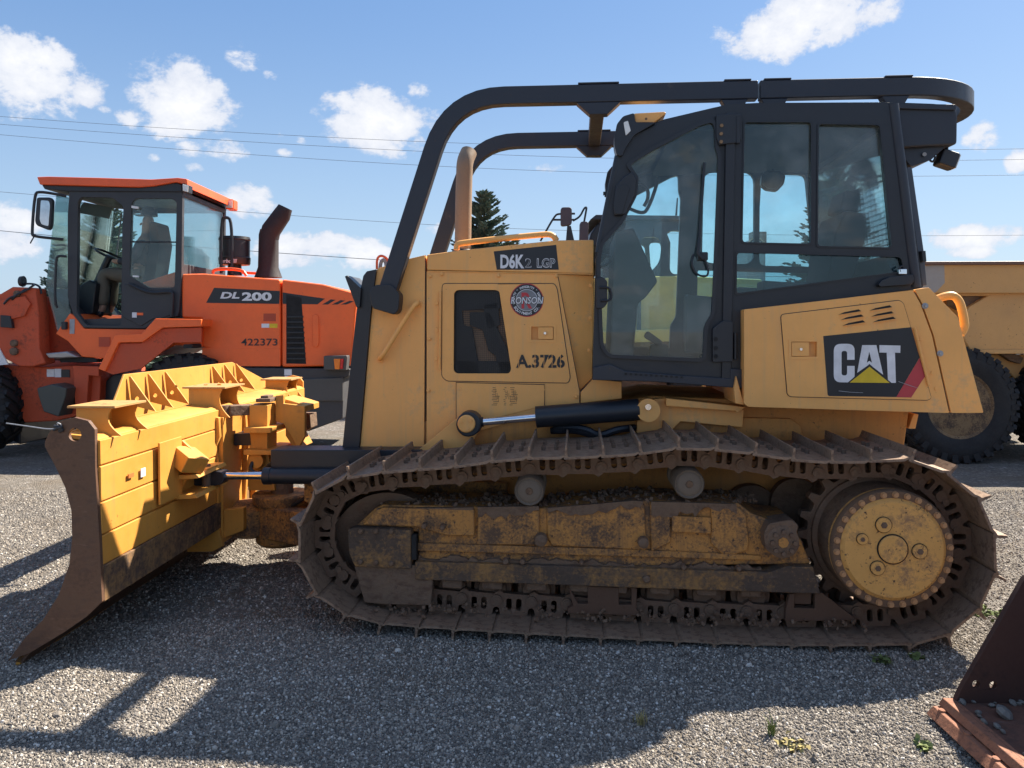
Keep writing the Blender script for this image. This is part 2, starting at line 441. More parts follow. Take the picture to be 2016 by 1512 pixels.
def bolts_mesh(size=.013):
    m = MB(); L = pitch
    m.cyl((0, 0, .006), (0, 0, .026), size, 6)
    return m.mesh('shoe_bolt', STEEL, 20)
def link_mesh():
    m = MB(); L = pitch
    out_ = [(x_ * L, z_ * 1.28) for x_, z_ in [(-.62,-.075),(-.52,-.095),(.30,-.100),(.42,-.112),(.55,-.10),(.60,-.07),(.55,-.045),(.42,-.034),(.38,-.006),(-.38,-.006),(-.42,-.035),(-.58,-.045)]]
    h1 = rp([(-L*.22,-.100),(-L*.06,-.100),(-L*.06,-.034),(-L*.22,-.034)], .018, 3); h2 = rp([(L*.06,-.100),(L*.22,-.100),(L*.22,-.034),(L*.06,-.034)], .018, 3)
    for y0 in (-.155, .115): m.prism(out_, y0, y0 + .04, [h1, h2])
    for x in (-L*.5,):
        m.cyl((x, -.168, -.09), (x, .168, -.09), .030, 14)
    m.cyl((L*.48, -.172, -.092), (L*.48, .172, -.092), .018, 10)
    return m.mesh('chain_link', STEEL, 30)
ME_SHOE, ME_BOLT, ME_LINK = shoe_mesh(), bolts_mesh(), link_mesh()
def track_chain(name, ymid):
    tr = pivot(name, DZ)
    for i in range(NS):
        s0 = i * pitch + .02; a, c, mid = at_s(s0 - pitch * .5), at_s(s0 + pitch * .5), at_s(s0)
        t = (c - a).normalized(); base = (a + c) / 2 * .5 + mid * .5
        tx = Vector((t.x, 0, t.y)); n_ = Vector((-t.y, 0, t.x))
        ay = n_.cross(tx)
        M = Matrix((( tx.x, ay.x, n_.x, base.x), (tx.y, ay.y, n_.y, ymid), (tx.z, ay.z, n_.z, base.y), (0, 0, 0, 1)))
        j = M @ Matrix.Rotation(random.uniform(-.02, .02), 4, 'Y')
        inst('track_shoe', ME_SHOE, tr, j); inst('chain_link', ME_LINK, tr, M)
        if base.y > .8 and base.x < 2.4:
            for sx in (-.02, .05):
                for yy in (-.13, -.07, .07, .13): inst('shoe_bolt', ME_BOLT, tr, M @ Matrix.Translation((sx, yy, 0)))
    return tr
track_chain('track', -1.0); track_chain('track', 1.0)
# ---------------- undercarriage
def under(s):
    """s=1 near side, traced on the outer face; s=-1 the same built on the far side"""
    Y = lambda a, b_: (a, b_) if s > 0 else (-b_, -a)
    un = pivot('track_frame_assembly', DZ)
    def pr(name, pts, ya, yb, mat, holes=(), bev=.004, plane=-1.2):
        y0, y1 = Y(ya, yb)
        return MB().prism(Dl(pts, plane), y0, y1, [Dl(h, plane) for h in holes]).build(name, mat, un, bev)
    # main frame box with sloped top
    pr('track_frame', [(736,1003),(752,996),(936,1000),(1064,1003),(1250,987),(1456,993),(1480,1012),(1512,1024),(1565,1028),(1578,1062),(1600,1114),(1260,1118),(821,1106),(821,1050),(700,1046),(700,1036)], -1.17, -.80, YELD, bev=.01)
    pr('frame_rail', [(819,1103),(1260,1116),(1510,1124),(1545,1112),(1598,1113),(1612,1166),(1240,1154),(819,1138)], -1.23, -.82, RAIL, bev=.006)
    pr('idler_yoke', [(688,1040),(700,1036),(812,1041),(812,1117),(790,1116),(702,1112),(690,1085)], -1.235, -1.16, RAIL, bev=.006)
    pr('guide_guard', [(699,1113),(853,1110),(853,1149),(849,1190),(760,1188),(719,1184)], -1.22, -1.15, MUD, bev=.006)
    pr('yoke_cover', [(712,1034),(738,1006),(753,999),(934,1004),(934,1056),(880,1055),(820,1038)], -1.20, -1.15, YELD, bev=.01)
    pr('cover_plate', [(941,1006),(1062,1006),(1062,1074),(938,1074)], -1.19, -1.15, YELD, bev=.008)
    pr('cover_plate', [(1076,1008),(1250,990),(1270,994),(1274,1086),(1085,1077),(1076,1060)], -1.185, -1.15, YELD, bev=.012)
    pr('cover_plate', [(1280,993),(1320,993),(1321,1069),(1282,1088)], -1.19, -1.15, YELD, bev=.008)
    pr('cover_plate', [(1400,996),(1450,996),(1470,1012),(1476,1068),(1474,1085),(1447,1094),(1422,1092),(1400,1072)], -1.19, -1.15, YELD, bev=.01)
    pr('inspection_plate', [(1323,1016),(1400,1019),(1400,1051),(1323,1047)], -1.20, -1.16, YELD, bev=.004)
    pr('lower_ledge', [(821,1070),(1262,1084),(1500,1095),(1500,1105),(1262,1098),(821,1086)], -1.19, -1.15, YELD, bev=.006)
    pr('adjuster_slot', [(813,1050),(822,1050),(822,1098),(813,1098)], -1.24, -1.20, DARK, bev=0)
    # rear end casting
    x, z = D(1540, 1072, -1.25); m = MB()
    y0, y1 = Y(-1.26, -1.10)
    m.prism(rp([(a, c) for a, c in Dl([(1503,1050),(1512,1030),(1560,1022),(1572,1035),(1566,1052),(1574,1075),(1562,1094),(1530,1098),(1506,1080)], -1.25)], .015, 3), y0, y1)
    m.build('rear_end_casting', MUD, un, .006)
    # pad eyes / round bosses along the seams
    for (px, py, r_) in ((1065,1062,.033),(1266,1067,.028),(996,1104,.016),(1029,1104,.014),(1145,1106,.012),(712,1044,.014),(742,1044,.014),(772,1044,.014),(712,1104,.014),(742,1106,.014),(772,1107,.014),(836,1034,.014),(872,1037,.014),(1345,1115,.013),(1453,1118,.013),(1272,1138,.020)):
        x, z = D(px, py, -1.22); y0 = -1.255 * s
        MB().lathe([(0, r_ * .6), (.006 * s, r_), (.05 * s, r_ * 1.1)], (x, y0, z), 'y', 12).build('frame_bolt', MUD if r_ > .013 else STEEL, un, 0)
    cx, cz = D(1541, 1067, -1.26); MB().lathe([(-.012 * s, 0), (-.012 * s, .035), (-.004 * s, .075), (0, .085), (.03 * s, .088)], (cx, -1.262 * s, cz), 'y', 24).build('casting_boss', MUD, un, 0)
    MB().lathe([(-.016 * s, 0), (-.016 * s, .028), (0, .032)], (cx, -1.262 * s, cz), 'y', 7).build('casting_centre', YELD, un, 0)
    for i in range(8):
        a_ = i * math.pi / 4; MB().cyl((cx + .058 * math.cos(a_), -1.268 * s, cz + .058 * math.sin(a_)), (cx + .058 * math.cos(a_), -1.288 * s, cz + .058 * math.sin(a_)), .012, 6).build('casting_bolt', STEEL, un, 0)
    # caked dirt lying along the top of the frame and over the rail
    if s > 0:
        rn = random.Random(21); cr = MB()
        def topy(px): return 1003 - (px - 738) * .015 if px < 1064 else (1003 - (px - 1064) * .085 if px < 1250 else (988 + (px - 1250) * .03))
        def crust(line, x0, x1, tmin, tmax, step, sgn):
            P0 = []; P1 = []; px = x0; w = 0
            while px <= x1:
                w = .7 * w + rn.uniform(-1, 1) * .5; th = tmin + (tmax - tmin) * min(1, max(0, .5 + w)); P0.append((px, line(px))); P1.append((px + rn.uniform(-2, 2), line(px) + sgn * th)); px += step
            cr.prism(Dl(P0 + P1[::-1], -1.2), -1.196, -1.17)
        crust(lambda x: topy(x) - 1, 742, 935, 6, 20, 9, 1); crust(lambda x: topy(x) - 1, 940, 1062, 6, 24, 8, 1); crust(lambda x: topy(x) - 1, 1078, 1268, 5, 20, 9, 1); crust(lambda x: topy(x) - 1, 1282, 1450, 8, 30, 8, 1)
        crust(lambda x: 1104 + (x - 821) * .029, 823, 1255, 2, 12, 7, -1); crust(lambda x: 1117 + (x - 1260) * .025, 1262, 1505, 2, 14, 7, -1)
        tag(cr.build('mud_crust', MUD, un, 0), kind='stuff')
        lm = MB()
        for i in range(260):
            px = rn.uniform(720, 1700); py = 1196 + (px - 820) * .03 + rn.uniform(-6, 14); x_, z_ = D(px, py, -1.22); r_ = rn.uniform(.005, .014)
            lm.box((x_, rn.uniform(-1.28, -1.12), z_), (r_ * 1.8, r_ * 1.6, r_ * 1.1), Matrix.Rotation(rn.uniform(0, 3), 3, Vector((rn.random() + .1, rn.random(), rn.random())).normalized()))
        tag(lm.build('packed_mud', MUD, un, 0), kind='stuff')
    # idler
    x, z = D(768, 1085, -1.02); yc = -1.0 * s
    MB().lathe([(-.11,.0),(-.11,.12),(-.05,.15),(-.045,.27),(-.06,.30),(-.06,.345),(.06,.345),(.06,.30),(.045,.27),(.05,.15),(.11,.12),(.11,0)], (x, yc, z), 'y', 48).build('idler_wheel', STEEL, un, 0)
    # carrier rollers
    for (px, py) in ((1042, 967), (1357, 953)):
        x, z = D(px, py, -1.2)
        MB().lathe([(-.205 * s, 0), (-.205 * s, .052), (-.20 * s, .060), (-.195 * s, .066), (-.205 * s, .076), (-.19 * s, .083), (-.07 * s, .083), (-.06 * s, .07), (.07 * s, .07), (.08 * s, .085), (.12 * s, .085)], (x, yc, z), 'y', 28).build('carrier_roller', paint('roller_grey', (.17,.135,.105), (.08,.06,.048), .4, .7, 9), un, 0)
        MB().lathe([(0, 0), (0, .018), (.01 * s, .022)], (x, yc - .212 * s, z), 'y', 12).build('roller_cap', MUD, un, 0)
        MB().box((x, yc + .2 * s, z), (.08, .25, .08)).build('roller_bracket', MUD, un, 0)
    # bottom rollers
    for px in (890, 969, 1056, 1140, 1215, 1300, 1392, 1479):
        x, z = D(px, 1157 + (px - 890) * .03, -1.12)
        MB().lathe([(-.12,.03),(-.12,.075),(-.09,.08),(-.09,.105),(-.06,.105),(-.055,.085),(.055,.085),(.06,.105),(.09,.105),(.09,.08),(.12,.075),(.12,.03)], (x, yc, z), 'y', 28).build('track_roller', STEEL, un, 0)
        pr('roller_mount', [(px-22,1128+(px-890)*.03),(px+22,1130+(px-890)*.03),(px+20,1160+(px-890)*.03),(px-20,1158+(px-890)*.03)], -1.20, -1.12, MUD, bev=.01)
    # roller guides
    pr('roller_guard', [(1119,1153),(1128,1192),(1118,1197),(1118,1206),(1256,1211),(1256,1203),(1252,1198),(1254,1157),(1243,1156),(1243,1190),(1218,1190),(1218,1156),(1157,1153),(1157,1188),(1138,1188)], -1.21, -1.17, RUST, bev=.003)
    pr('roller_guard', [(1554,1168),(1563,1168),(1563,1196),(1603,1197),(1603,1168),(1617,1166),(1688,1220),(1545,1222),(1546,1200)], -1.21, -1.17, RUST, bev=.003)
    pr('roller_mount', [(1560,1167),(1600,1168),(1598,1192),(1562,1191)], -1.19, -1.12, RUST, bev=.006)
    # sprocket
    x, z = D(1757, 1081, -1.3); m = MB(); N = 22; pts = []
    for i in range(N):
        a = 2 * math.pi * i / N
        for da, rr in ((-.5, .355), (-.28, .358), (-.14, .405), (.14, .405), (.28, .358)):
            q = a + da * 2 * math.pi / N; pts.append((x + rr * math.cos(q), z + rr * math.sin(q)))
    m.prism(pts, yc - .03, yc + .03); m.lathe([(-.06, .30), (-.05, .335), (.05, .335), (.06, .30)], (x, yc, z), 'y', 48)
    m.build('drive_sprocket', STEEL, un, .004)
    MB().lathe([(-.26 * s, .29), (-.24 * s, .30), (0, .31), (.35 * s, .31)], (x, yc, z), 'y', 64).build('final_drive_housing', MUD, un, 0)
    xd, zd = D(1757, 1081, -1.3); FD = paint('final_drive_yellow', (.68,.36,.10), (.30,.17,.085), .6, .6, 5, chips=.8)
    MB().lathe([(-.02 * s, 0), (-.02 * s, .245), (-.006 * s, .262), (0, .27), (0, .298), (.012 * s, .305), (.06 * s, .305)], (xd, -1.30 * s, zd), 'y', 64).build('final_drive_cover', FD, un, 0)
    MB().lathe([(0, .255), (-.004 * s, .258), (-.006 * s, .299), (.008 * s, .308), (.03 * s, .308)], (xd, -1.30 * s, zd), 'y', 64, False).build('cover_flange', paint('flange_grime', (.17,.10,.06), (.06,.042,.034), .5, .8, 9, lump=.006), un, 0)
    mb = MB(); mb.cyl((0, 0, 0), (0, -.018 * s, 0), .013, 6); mb.cyl((0, 0, 0), (0, -.006 * s, 0), .017, 12); me = mb.mesh('cover_bolt', paint('bolt_dirty', (.45,.24,.11), (.20,.10,.06), .4, .6, 20), 20)
    for i in range(30):
        a = 2 * math.pi * (i + .3) / 30
        inst('cover_bolt', me, un, loc=(xd + .283 * math.cos(a), -1.306 * s, zd + .283 * math.sin(a)), rot=(0, a, 0))
    for (px, py, r_) in ((1757,1081,.078),(1739,1033,.042),(1697,1061,.030),(1810,1085,.040),(1727,1118,.038)):
        cx, cz = D(px, py, -1.32)
        MB().lathe([(-.002 * s, r_ * 1.0), (-.004 * s, r_), (.01 * s, r_)], (cx, -1.322 * s, cz), 'y', 28).build('plug_seat', DARK, un, 0)
        MB().lathe([(-.012 * s, 0), (-.012 * s, r_ * .86), (-.008 * s, r_ * .92), (.01 * s, r_ * .92)], (cx, -1.322 * s, cz), 'y', 28).build('drain_plug', FD, un, 0)
        if r_ < .06:
            MB().lathe([(0, 0), (0, r_ * .38), (.004 * s, r_ * .42)], (cx, -1.338 * s, cz), 'y', 6).build('plug_socket', MUD, un, 0)
    return un
mirror_pair(under)
# lumps of dried mud and grit lying on the track frame
mm = MB(); rr_ = random.Random(5)
for i in range(420):
    px = rr_.uniform(745, 1500); yl = rr_.uniform(-1.16, -.84)
    top_y = 1000 if px < 1064 else (1003 - (px - 1064) * .085 if px < 1250 else 990 + (px - 1250) * .02)
    x, z = D(px, top_y, -1.2); r_ = rr_.uniform(.004, .018)
    mm.box((x, yl, z + r_ * .2), (r_ * 2, r_ * 1.8, r_), Matrix.Rotation(rr_.uniform(0, 3), 3, Vector((rr_.random(), rr_.random(), rr_.random() + .1)).normalized()))
o = mm.build('dried_mud', MUD, DZ); tag(o, kind='stuff')

# ---------------- main frame / lower body
body = MB()
body.prism(Dl([(709,880),(713,830),(900,830),(1140,794),(1225,790),(1285,780),(1795,800),(1792,812),(1782,885),(1775,1010),(760,1020),(740,960)], -.56), -.544, .544)
body.build('main_frame', paint('frame_yellow', (.58,.26,.065), (.24,.12,.055), .5, .6, 4, chips=.4, streak=.5), DZ, .01)
MB().prism(Dl([(1258,806),(1275,786),(1310,784),(1465,806),(1462,842),(1340,830),(1310,860),(1262,880),(1252,850)], -.62), -.62, -.56).build('cylinder_mount_plate', YEL, DZ, .006)
MB().prism(Dl([(1310,783),(1466,800),(1448,812),(1446,808),(1310,798)], -.66), -.70, -.5).build('cab_step_bracket', YEL, DZ, .004)
MB().prism(Dl([(1310,814),(1462,822),(1556,824),(1575,838),(1583,870),(1583,900),(1340,900),(1262,885)], -.58), -.585, -.55).build('frame_side_plate', paint('frame_yellow', (.5,.27,.075)), DZ, .006)
MB().prism(Dl([(1792,813),(1802,814),(1796,842),(1782,842)], -.5), -.55, .5).build('rear_bracket', YEL, DZ, .004)
MB().lathe([(0, .13), (-.10, .15), (-.14, .15)], (*D(1560, 985, -.6)[:1], -.56, D(1560, 985, -.6)[1]), 'y', 32).build('pivot_shaft_housing', MUD, DZ)
MB().lathe([(0, .16), (-.08, .16), (-.10, .12), (-.10, 0)], (D(1478,1005,-.6)[0], -.56, D(1478,1005,-.6)[1]), 'y', 32).build('pivot_shaft_cap', MUD, DZ)

# ---------------- engine hood
YB = -.55
LH1 = rp(Dl([(1046,643),(1090,643),(1090,669),(1046,669)], YB - .006), .004)
hood = pivot('engine_hood', DZ)
core = MB(); core.prism(Dl([(752,560),(842,506),(1160,478),(1160,745),(1138,768),(1138,800),(900,860),(722,880)], YB), YB + .12, -(YB + .12)); core.build('hood_core', DARK, hood)
cowl = [(709,881),(716,799),(731,623),(742,531),(745,528),(798,511),(837,502),(835,881)]
MB().prism(rp(Dl(cowl, YB), .004, 2), YB, -YB).build('front_cowl', YEL, hood, .008)
MB().prism(Dl([(840,501.5),(902,493),(1096,473),(1169,472),(1169,539),(840,532)], YB), YB, -YB).build('hood_top', YEL, hood, .008)
GY = paint('dusty_inner_core', (.34,.22,.14), (.12,.06,.035), .5, .9, 8)
win = zm([(835,450),(855,430),(1105,430),(1128,440),(1205,945),(1190,970),(850,970),(832,950)], 640, 440, .3043)
door = rp(Dl(zm([(755,385),(1485,385),(1505,420),(1590,1000),(1575,1035),(785,1022),(752,990)], 640, 440, .3043), YB), .03, 4)
side = Dl([(840,535),(1098,540),(1141,770),(1141,793),(900,860),(840,881)], YB)
MB().prism(side, YB, YB + .03, [offset(rp(Dl(win, YB), .02, 4), .004), offset(LH1, .006)]).build('side_panel', YEL, hood, 0)
MB().prism(side, -YB - .03, -YB).build('side_panel', YEL, hood, .002)
MB().prism(offset(door, -.0002), YB - .0018, YB + .004, [rp(Dl(win, YB), .02, 4), offset(LH1, .006)]).build('door_seal', BLKP, hood)
dr = pivot('engine_door', hood) if False else hood
MB().prism(offset(door, -.005), YB - .006, YB + .012, [rp(Dl(win, YB), .02, 4), offset(LH1, .0005)]).build('engine_door', YEL, hood, .003)
MB().prism(offset(rp(Dl(win, YB), .02, 4), .002), YB + .055, YB + .06).build('dusty_core', GY, hood)
# black ducting behind the vent opening
dk = MB()
for pl in ([(893,571),(984,571),(985,608),(900,612),(893,606)], [(895,606),(910,612),(925,735),(905,735),(893,700)], [(925,615),(965,615),(1005,700),(1004,735),(985,735),(975,700),(962,690),(950,650),(925,640)], [(912,640),(930,645),(945,735),(922,735)], [(893,710),(1006,712),(1006,736),(893,736)], [(950,600),(980,595),(985,640),(960,650)]):
    MB().prism(Dl(pl, YB + .04), YB + .032, YB + .046).build('black_duct', BLKP, hood, .003)
ms = MB()
for i in range(30):
    px = 893 + i * 4; a = D(px, 571, YB + .02); c = D(px, 737, YB + .02)
    ms.box((a[0], YB + .024, (a[1] + c[1]) / 2), (.0022, .002, a[1] - c[1]))
for i in range(42):
    py = 571 + i * 4; a = D(893, py, YB + .02); c = D(1007, py, YB + .02)
    ms.box(((a[0] + c[0]) / 2, YB + .025, a[1]), (c[0] - a[0], .002, .0022))
o = ms.build('mesh_screen', BLKP, hood); tag(o, kind='stuff')
# panel narrowing toward the cab
m = MB(); a = [D3(1098,540,YB), D3(1169,541,YB), D3(1166,744,YB+.07), D3(1141,770,YB+.05)]; a[1].y = YB + .06
a = [Vector(p) for p in a]
bk = [p + Vector((0, .3, 0)) for p in a]
va = [m.bm.verts.new(p) for p in a]; vb = [m.bm.verts.new(p) for p in bk]
m.bm.faces.new(va); m.bm.faces.new(vb)
for i in range(4): m.bm.faces.new([va[i], va[(i + 1) % 4], vb[(i + 1) % 4], vb[i]])
m.build('rear_side_panel', YEL, hood, .004)
MB().prism(Dl([(1143,771),(1166,746),(1224,751),(1224,785),(1143,794)], YB), YB, YB + .2).build('lower_panel', YEL, hood, .005)
MB().prism(Dl([(898,753),(1072,757),(1072,799),(898,842)], YB), YB - .005, YB + .01).build('belly_access_panel', YEL, hood, .003)
def seam(pts, par, y=None, nm='panel_gap', r=.0022):
    MB().tube([D3(p[0], p[1], (YB if y is None else y)) for p in pts], r, 6).build(nm, BLKP, par)
seam([(840,533.5),(1169,540)], hood); seam([(1098,541),(1141,770),(1141,793)], hood); seam([(898,842),(898,753),(1072,757),(1072,798)], hood, YB - .0055); seam([(838,502),(837,881)], hood); seam([(1143,771),(1166,746),(1224,751)], hood)
# belt-line lip
MB().tube([D3(841,534,YB-.002), D3(1169,540,YB-.002)], .004, 6).build('panel_lip', YEL, hood)
# hinge
hg = MB()
for i in range(13):
    py = 573 + i * 12; hg.cyl(D3(867 - i * .15, py, YB - .012), D3(867 - i * .15, py + 10.5, YB - .012), .0085, 8)
hg.cyl(D3(867, 575, YB - .012), D3(865.1, 728, YB - .012), .006, 8); hg.build('door_hinge', YEL, hood)
for (px, py) in zm([(680,340),(755,328),(1122,335),(1495,340),(675,745),(670,1080),(1720,400),(1718,610),(1710,820),(1625,1120)], 640, 440, .3043):
    x, z = D(px, py, YB); MB().lathe([(-.016, 0), (-.016, .008), (-.008, .010), (-.007, .014), (0, .014)], (x, YB if px < 1150 else YB + .03, z), 'y', 12).build('panel_bolt', YEL, hood)
for (px, py) in zm([(785,518),(785,692),(785,873),(720,515),(720,690),(868,1068),(1408,1075),(718,873)], 640, 440, .3043):
    x, z = D(px, py, YB - .006); MB().lathe([(-.002, 0), (-.002, .012), (.002, .013)], (x, YB - .006, z), 'y', 14).build('weld_stud', YEL, hood)
def latch(cx0, cy0, cx1, cy1, yl, par, flip=False):
    hole_ = rp(Dl([(cx0,cy0),(cx1,cy0),(cx1,cy1),(cx0,cy1)], yl), .004)
    MB().prism(rp(Dl([(cx0-5,cy0-5),(cx1+5,cy0-5),(cx1+5,cy1+5),(cx0-5,cy1+5)], yl), .004), yl - .003, yl + .002, [hole_]).build('latch_plate', YEL, par, .001)
    MB().prism(offset(hole_, .006), yl + .028, yl + .032).build('latch_recess', YEL, par)
    MB().prism(offset(hole_, .004), yl + .001, yl + .03, [hole_]).build('latch_wall', YEL, par)
    w = (cx1 - cx0); a, c = (cx0 + w * .30, cx1 - 1) if not flip else (cx0 + 1, cx1 - w * .30)
    MB().prism(rp(Dl([(a,cy0+1),(c,cy0+1),(c,cy1-1),(a,cy1-1)], yl), .004), yl - .001, yl + .010).build('latch_paddle', YEL, par, .002)
    x, z = D((a + c) / 2 + (0 if flip else -1), (cy0 + cy1) / 2, yl); MB().lathe([(-.02, 0), (-.02, .008), (-.016, .0095), (0, .0095)], (x, yl + .004, z), 'y', 14).build('lock_cylinder', CHR, par)
latch(1046, 643, 1090, 669, YB - .006, hood)
# rails
MB().tube(smooth_path([D3(899,492,-.5), D3(899,482,-.5), D3(908,478,-.5), D3(1070,461,-.5), D3(1088,462,-.5), D3(1096,474,-.5)]), .019, 12).build('hood_handrail', YEL, hood)
MB().tube(smooth_path([D3(823,598,YB+.02), D3(822,596,YB-.05), D3(812,604,YB-.06), D3(760,690,YB-.06), D3(748,706,YB-.05), D3(749,706,YB+.02)]), .016, 12).build('grab_handle', YEL, hood)
for p in ((823,597),(749,706)):
    x, z = D(*p, YB); MB().lathe([(-.006, .026), (0, .028)], (x, YB, z), 'y', 14).build('handle_base', YEL, hood)
# exhaust stack
EX = paint('exhaust_brown', (.27,.19,.13), (.13,.10,.08), .4, .6, 6)
MB().tube(smooth_path([D3(911,520,.0), D3(912,420,.0), D3(914,345,.0), D3(915,318,.0), D3(923,300,.05)], 3), .058, 20).build('exhaust_stack', EX, hood)
MB().lathe([(0,.075),(.02,.075),(.03,.065)], (D(911,500,0)[0], 0, D(911,500,0)[1]), 'z', 20).build('exhaust_collar', BLK, hood)
# front radiator guard
strip = [(674,881),(682,801),(690,720),(702,610),(715,543),(722,534),(741,530),(729,623),(714,799),(707,881)]
rg = pivot('radiator_guard', DZ)
MB().prism(rp(Dl(strip, YB-.02), .005), YB - .02, -YB + .02).build('guard_housing', BLK, rg, .006)
for i in range(9):
    y = -.48 + i * .12; a = D3(681,870,YB); c = D3(703,610,YB)
    MB().tube([(a.x - .0, y, a.z), (c.x - .0, y, c.z)], .01, 6).build('grille_bar', BLK, rg)
MB().prism(Dl([(683,545),(688,543),(715,569),(712,606),(706,606)], YB-.0), YB - .05, YB + .25).build('visor_plate', BLK, rg, .003)
MB().prism(rp(Dl([(731,574),(743,562),(774,560),(791,580),(788,612),(780,620),(737,607)], YB - .05), .02), YB - .11, YB + .02).build('guard_mount', BLK, rg, .006)
MB().prism(rp(Dl([(731,574),(743,562),(774,560),(791,580),(788,612),(780,620),(737,607)], YB - .05), .02), -YB - .02, -YB + .11).build('guard_mount', BLK, rg, .006)
MB().tube(smooth_path([D3(742,530,-.42), D3(742,508,-.42), D3(751,502,-.42), D3(765,511,-.42), D3(766,530,-.42)]), .008, 8).build('red_lifting_loop', REDP if False else ORGR, rg)
MB().tube(smooth_path([D3(748,531,-.40), D3(750,514,-.40), D3(758,510,-.40), D3(762,532,-.40)]), .012, 8).build('hose_bend', GRYP, rg)

# ---------------- decals and lettering on the hood
dec = pivot('hood_markings', DZ)
MB().prism(Dl([(972,495),(1095,482),(1100,531),(978,531)], YB), YB - .0015, YB).build('model_plate', BLKP, dec)
def txt(s, px0, px1, py1, py0, yl, mat, nm='lettering', off=0, par=dec, shear=0, dep=.0004):
    """fit text between pixel columns px0..px1, baseline py1, cap height to py0"""
    a = D(px0, py1, yl); c = D(px1, py1, yl); t = D(px0, py0, yl)
    h = t[1] - a[1]; size = h / .70
    q = text(s, nm, par, Matrix.Identity(4), size, mat, off, dep, 1, 'LEFT', shear)
    xs = [v.co.x for v in q.data.vertices]; w = max(xs) - min(xs)
    slope = math.atan2(c[1] - a[1], c[0] - a[0])
    k_ = math.hypot(c[0] - a[0], c[1] - a[1]) / w
    q.data.transform(facing(a[0], yl, a[1]) @ Matrix.Rotation(slope, 4, 'Z') @ Matrix.Diagonal((k_, 1, 1, 1)) @ Matrix.Translation((-min(xs), 0, 0)))
    return q
txt('D6K', 985, 1032, 527, 502, YB - .0025, WHT, off=.004)
txt('2', 1034, 1046, 526, 509, YB - .0020, WHT, off=.0012); txt('2', 1035, 1045.2, 525.4, 509.6, YB - .0028, BLKP)
txt('LGP', 1057, 1093, 526, 509, YB - .0020, WHT, off=.0024); txt('LGP', 1057.7, 1092.3, 525.3, 509.6, YB - .0028, BLKP, off=-.0004)
txt('A.3726', 1016, 1112, 723, 699, YB - .008, BLKP, off=.0035)
st = MB()                                    # stencil breaks: paint-coloured bridges
for px in (1021.5, 1053.5, 1071, 1087, 1103.5): a = D(px, 711, YB); st.box((a[0], YB - .0092, a[1]), (.0035, .0008, .085))
tag(st.build('stencil_bridge', YEL, dec), kind='stuff')
sg = MB()
rs = random.Random(3)
for bx in (968, 991, 1003):
    for i in range(11):
        py = 763 + i * 3.4; w = rs.uniform(3, 14 if bx != 991 else 4); px = bx + rs.uniform(0, 4)
        a = D(px, py, YB); c = D(px + w, py, YB); sg.box(((a[0] + c[0]) / 2, YB - .0062, a[1]), (c[0] - a[0], .0006, .003))
    for i in range(3):
        a = D(bx + 8 + i * 3, 775 + i * 5, YB); sg.box((a[0], YB - .0062, a[1]), (.002, .0006, .04))
tag(sg.build('schematic_print', paint('faded_print', (.16,.09,.04)), dec), kind='stuff')
# round dealer badge
bx, bz = D(1037, 591, YB - .006)
def disc(r, y, mat, nm, n=40): return MB().lathe([(-.0006, 0), (-.0006, r), (.0004, r)], (bx, y, bz), 'y', n).build(nm, mat, dec)
disc(.105, YB - .0066, REDP, 'badge_rim'); disc(.100, YB - .0076, BLKP, 'badge_disc'); disc(.069, YB - .0086, WHT, 'badge_ring'); disc(.066, YB - .0094, plain('badge_grey', (.20,.21,.23)), 'badge_centre')
def arc_text(s, r, a0, a1, size, flip=False):
    obs = []
    for i, ch in enumerate(s):
        if ch == ' ': continue
        a = a0 + (a1 - a0) * i / (len(s) - 1)
        q = text(ch, 'c', dec, facing(bx + r * math.cos(a), YB - .0084, bz + r * math.sin(a)) @ Matrix.Rotation(a - math.pi / 2 + (math.pi if flip else 0), 4, 'Z') @ Matrix.Translation((0, -size * .35, 0)), size, WHT, .0006, .0003, 1, 'CENTER')
        obs.append(q)
    return join(obs, 'badge_lettering')
arc_text('QUALITY * INTEGRITY * SERVICE', .084, R(192), R(-12), .019); arc_text('EQUIPMENT CO.', .084, R(212), R(328), .023, True)
text('R', 'badge_initial', dec, facing(bx - .005, YB - .0100, bz - .048), .135, REDP, .004, .0004, .8, 'CENTER')
q = text('RONSON', 'badge_name', dec, facing(bx, YB - .0112, bz - .021), .058, BLKP, .004, .0003, .82, 'CENTER', .15)
q = text('RONSON', 'badge_name', dec, facing(bx, YB - .0122, bz - .021), .058, WHT, .0012, .0004, .82, 'CENTER', .15)
# ---------------- lift cylinder with arm
hy = pivot('lift_cylinder', DZ)
yl = -.66
MB().prism(rp(Dl([(823,886),(902,822),(912,812),(930,812),(942,828),(944,846),(934,862),(914,900)], yl), .01), yl, yl + .06).build('lift_arm', YEL, hy, .005)
x, z = D(921, 832, yl); MB().lathe([(-.055, .068), (-.05, .075), (.05, .078)], (x + .01, yl, z - .005), 'y', 28).build('pin_eye', BLK, hy)
MB().lathe([(-.075, 0), (-.075, .048), (-.068, .054), (0, .054)], (x, yl, z), 'y', 28).build('pin_cap', YEL, hy)
for a in (40, 160, 280): MB().cyl((x + .035 * math.cos(R(a)), yl - .073, z + .035 * math.sin(R(a))), (x + .035 * math.cos(R(a)), yl - .083, z + .035 * math.sin(R(a))), .010, 6).build('cap_bolt', YEL, hy)
MB().cyl(D3(936,832,yl), D3(1060,821,yl), .024, 20).build('cylinder_rod', CHR, hy)
MB().cyl(D3(945,831,yl), D3(952,830.5,yl), .030, 20).build('rod_collar', BLK, hy)
MB().cyl(D3(1055,821,yl), D3(1258,806,yl), .066, 28).build('cylinder_barrel', BLK, hy, .004)
